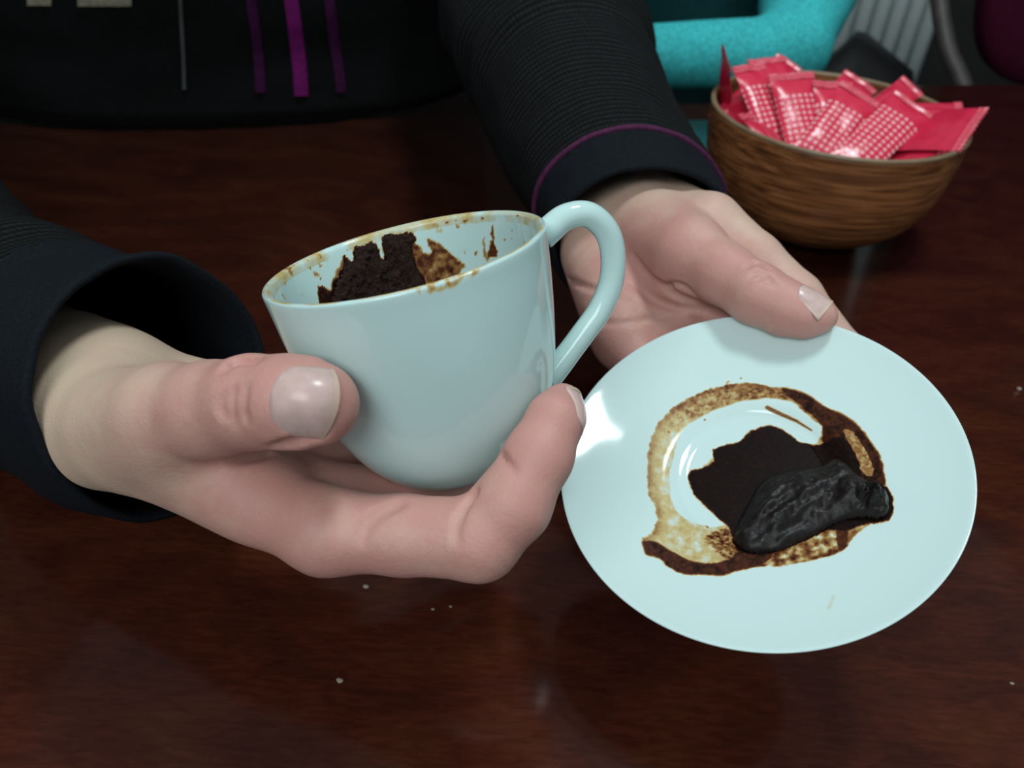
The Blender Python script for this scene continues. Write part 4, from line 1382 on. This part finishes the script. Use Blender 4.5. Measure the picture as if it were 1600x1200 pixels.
zs = np.linspace(.004, .42, 46); tt_ = np.linspace(0, 2 * np.pi, 72, endpoint=False)
V2 = np.array([[trunk(z, t) for t in tt_] for z in zs]).reshape(-1, 3)
V2 += (vnoise(V2, 9, 6.0, 4) * 0.010)[:, None] * np.array([en[0] * -1, en[1] * -1, 0])
F2 = grid_faces(72, 46, True).tolist(); F2.append(list(range(46 * 72 - 72, 46 * 72))); F2.append(list(range(72))[::-1])
mesh_obj('jacket', V2, F2, MAT['jacket'], person)
zs2 = np.linspace(-.32, -.005, 12)
V3 = np.array([[HIP + np.cos(t) * .22 * ux + np.sin(t) * .145 * uy + np.array([0, 0, z]) for t in tt_] for z in zs2]).reshape(-1, 3)
F3 = grid_faces(72, 12, True).tolist(); F3.append(list(range(11 * 72, 12 * 72))); F3.append(list(range(72))[::-1])
mesh_obj('jacket_hem', V3, F3, MAT['jacket'], person)
from mathutils.bvhtree import BVHTree
trunk_bvh = BVHTree.FromPolygons([Vector(v_) for v_ in V2], F2)


def on_trunk(px, py):
    d = Vector(Wd(unit(np.array([(px - 800) / FPX, (600 - py) / FPX, 1.0]))))
    r = trunk_bvh.ray_cast(Vector((0, 0, H)), d)
    return (np.array(r[0]), np.array(r[1])) if r[0] is not None else (None, None)


def strip(name, line, wpx, mat, lift=0.0015):
    pts = catmull(np.array(line, float), 8); L_, R_ = [], []
    for i, (x, y) in enumerate(pts):
        a, na = on_trunk(x - wpx / 2, y); c, nc2 = on_trunk(x + wpx / 2, y)
        if a is None or c is None: continue
        vd = unit(np.array([0, 0, H]) - a)
        L_.append(a + vd * lift); R_.append(c + vd * lift)
    if len(L_) < 2: return
    L_, R_ = np.array(L_), np.array(R_); M_ = (L_ + R_) / 2 + unit(np.array([0, 0, H]) - L_.mean(0)) * lift
    bk = -unit(np.array([0, 0, H]) - L_.mean(0)) * lift * 2
    V = np.vstack([np.stack([L_, M_, R_], 1).reshape(-1, 3), np.stack([L_ + bk, M_ + bk, R_ + bk], 1).reshape(-1, 3)])
    n = len(L_)
    mesh_obj(name, V, np.vstack([grid_faces(3, n), grid_faces(3, n, offset=3 * n, flip=True)]), mat, person)


strip('stripe', [(448, -60), (455, 0), (463, 60), (468, 105), (471, 150)], 22, MAT['stripe'])
strip('stripe', [(386, -60), (392, 0), (401, 60), (405, 105), (407, 145)], 16, MAT['stripe_dim'])
strip('stripe', [(508, -60), (515, 0), (522, 60), (529, 105), (533, 145)], 16, MAT['stripe_dim'])
strip('zipper', [(280, -60), (282, 0), (285, 60), (287, 100), (288, 140)], 6, MAT['zip'])
strip('print_patch', [(60, -40), (61, -10), (61, 9)], 38, MAT['cream'], 0.002)
strip('print_patch', [(162, -40), (163, -10), (163, 10)], 84, MAT['cream'], 0.002)


# ------------------------------------------------------------------ second person, turquoise sweater
p2 = thing('person', 'person in a turquoise sweater with a bent arm behind the wooden bowl', 'person', TB(0.36, 0.30, FLOOR))


def world_vol(fn, h=6.0, lo=(-10, -10, -10), hi=(10, 10, 10)):
    v = Vol(lo, hi, h); fn(v); V, F = v.mesh(); return relax(V, F, 2) / 1000.0, F


EL = W(P(1240, 70, 705)) * 1000; SH = W(P(1310, -380, 930)) * 1000; HA = W(P(950, 92, 690)) * 1000
SH2 = W(P(1292, -120, 800)) * 1000


def sweater(v):
    mid = (EL + SH) / 2
    v.cone(EL, SH2, 31, 61, 20, pad=40); v.cone(SH2, SH, 61, 68, 20, pad=40)
    v.cone(EL + np.array([0, 0, -6]), HA, 30, 25, 12, pad=40)


def shaded_torso(v):  # torso behind the arm, its shade painted in as a darker teal
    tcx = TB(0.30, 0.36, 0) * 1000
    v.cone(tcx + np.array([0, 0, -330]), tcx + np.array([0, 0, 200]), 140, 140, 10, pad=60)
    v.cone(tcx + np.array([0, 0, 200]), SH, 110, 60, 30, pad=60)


lo = np.minimum.reduce([EL, SH, HA, TB(0.30, 0.36, -.5) * 1000 - 200]) - 120
hi = np.maximum.reduce([EL, SH, HA, TB(0.30, 0.36, .4) * 1000 + 200]) + 120
V, F = world_vol(sweater, 5.0, lo, hi)
V += (vnoise(V, 16, 3.0, 3) * 0.003)[:, None] * np.array([0.3, -0.6, 0.4])
mesh_obj('sweater', V, outward(V, F), MAT['teal'], p2)
V, F = world_vol(shaded_torso, 8.0, lo, hi)
mesh_obj('shaded_torso', V, outward(V, F), MAT['teal_shade'], p2)

# ------------------------------------------------------------------ radiator on the back wall
rc0 = W(P(1395, 20, 2000))
radi = thing('radiator', 'white ribbed radiator standing at the dark back wall', 'radiator', (rc0[0], rc0[1] + 0.02, FLOOR))
RX0 = W(P(1290, 20, 2000))[0]; RX1 = W(P(1452, 20, 2000))[0]
pitch = 0.040
k = 0; x = RX1
rib = box_mesh((-0.0135, -0.035, FLOOR + 0.12), (0.0135, 0.035, FLOOR + 0.80), 0.010); rib.name = 'rib'; rib.materials.append(MAT['enamel'])
rib.polygons.foreach_set('use_smooth', np.ones(len(rib.polygons), bool))
yy = rc0[1]
while x > RX0 - 0.25:
    o = bpy.data.objects.new('rib', rib); o.location = (x, yy, 0); link(o); o.parent = radi
    o.matrix_parent_inverse = radi.matrix_world.inverted(); x -= pitch
box('back_panel', (x + pitch - .014, yy + 0.01, FLOOR + 0.14), (RX1 + .014, yy + 0.028, FLOOR + 0.78), MAT['enamel'], radi, 0.004)
for xx in (RX0 - 0.1, RX1 - 0.06):
    box('foot', (xx - .012, yy - .02, FLOOR), (xx + .012, yy + .02, FLOOR + 0.16), MAT['enamel'], radi, 0.003)

# ------------------------------------------------------------------ black bag leaning behind the table edge
def prism(name, pixs, d0, th_, mat, parent, inset=0.012):
    """soft extruded outline: front ring pulled in, so that the edges are rounded"""
    pts = np.array([W(P(x, y, d0)) for x, y in pixs]); c = pts.mean(0)
    vd = unit(W(P(1350, 100, d0)) - np.array([0, 0, H])); vd[2] = 0; vd = unit(vd)
    rows = []
    for f, o in ((0.0, 0.0), (0.75, 0.0), (0.93, 0.010), (1.0, 0.03), (1.0, th_ - .03), (0.93, th_ - .01), (0.75, th_), (0.0, th_)):
        rows.append(c + (pts - c) * f + vd * o)
    V = np.vstack(rows)
    return mesh_obj(name, V, outward(V, grid_faces(len(pts), len(rows), True)), mat, parent)


bag = prism('bag', [(1240, 150), (1262, 122), (1300, 95), (1333, 64), (1350, 68), (1395, 105), (1425, 130), (1425, 420), (1250, 420)], 1700, 0.12, MAT['black'], None)
bag.name = 'handbag'; tag(bag, 'black leather bag standing between the turquoise sweater and the radiator', 'bag')

# ------------------------------------------------------------------ maroon chair
CH = W(P(1640, 40, 1280))
chair = thing('chair', 'chair with maroon cushion and curved taupe frame beyond the table edge', 'chair', (CH[0], CH[1], FLOOR))


def rounded_pad(name, c, hw, hh, ht, mat, parent, rot=0.0, pw=3.0):
    nu, nv = 48, 14
    t = np.linspace(0, 2 * np.pi, nu, endpoint=False); q = np.linspace(-1, 1, nv)
    rows = []
    for s in q:
        f = (1 - abs(s) ** 4) ** 0.25 if abs(s) < 1 else 0.0
        x_ = np.sign(np.cos(t)) * np.abs(np.cos(t)) ** (2 / pw) * hw * f; z_ = np.sign(np.sin(t)) * np.abs(np.sin(t)) ** (2 / pw) * hh * f
        rows.append(np.stack([x_, np.full(nu, s * ht), z_], 1))
    V = np.vstack(rows)
    cr, sr = math.cos(rot), math.sin(rot)
    V = np.stack([V[:, 0] * cr - V[:, 1] * sr, V[:, 0] * sr + V[:, 1] * cr, V[:, 2]], 1) + c
    return mesh_obj(name, V, outward(V, grid_faces(nu, nv, True)), mat, parent)


zb = W(P(1560, 132, 1280))[2]
rounded_pad('backrest', np.array([CH[0] + 0.04, CH[1], zb + 0.235]), 0.17, 0.25, 0.045, MAT['maroon'], chair)
Vs = rounded_pad('seat', np.array([CH[0] + 0.04, CH[1] - 0.16, FLOOR + 0.44]), 0.21, 0.05, 0.20, MAT['maroon'], chair)
arm = catmull([W(P(1462, -60, 1240)), W(P(1470, 20, 1240)), W(P(1482, 80, 1240)), W(P(1505, 135, 1240)), W(P(1530, 240, 1240)), np.array([CH[0] - 0.13, CH[1] - 0.1, FLOOR + 0.42])], 8)
V, F = tube(arm, 0.013, 14); mesh_obj('chair_arm', V, F, MAT['frame'], chair)
for sx in (-0.14, 0.22):
    for sy in (-0.30, 0.0):
        V, F = tube(catmull([np.array([CH[0] + sx, CH[1] + sy, FLOOR]), np.array([CH[0] + sx * .95, CH[1] + sy, FLOOR + .42])], 4), 0.014, 10)
        mesh_obj('leg', V, F, MAT['frame'], chair)
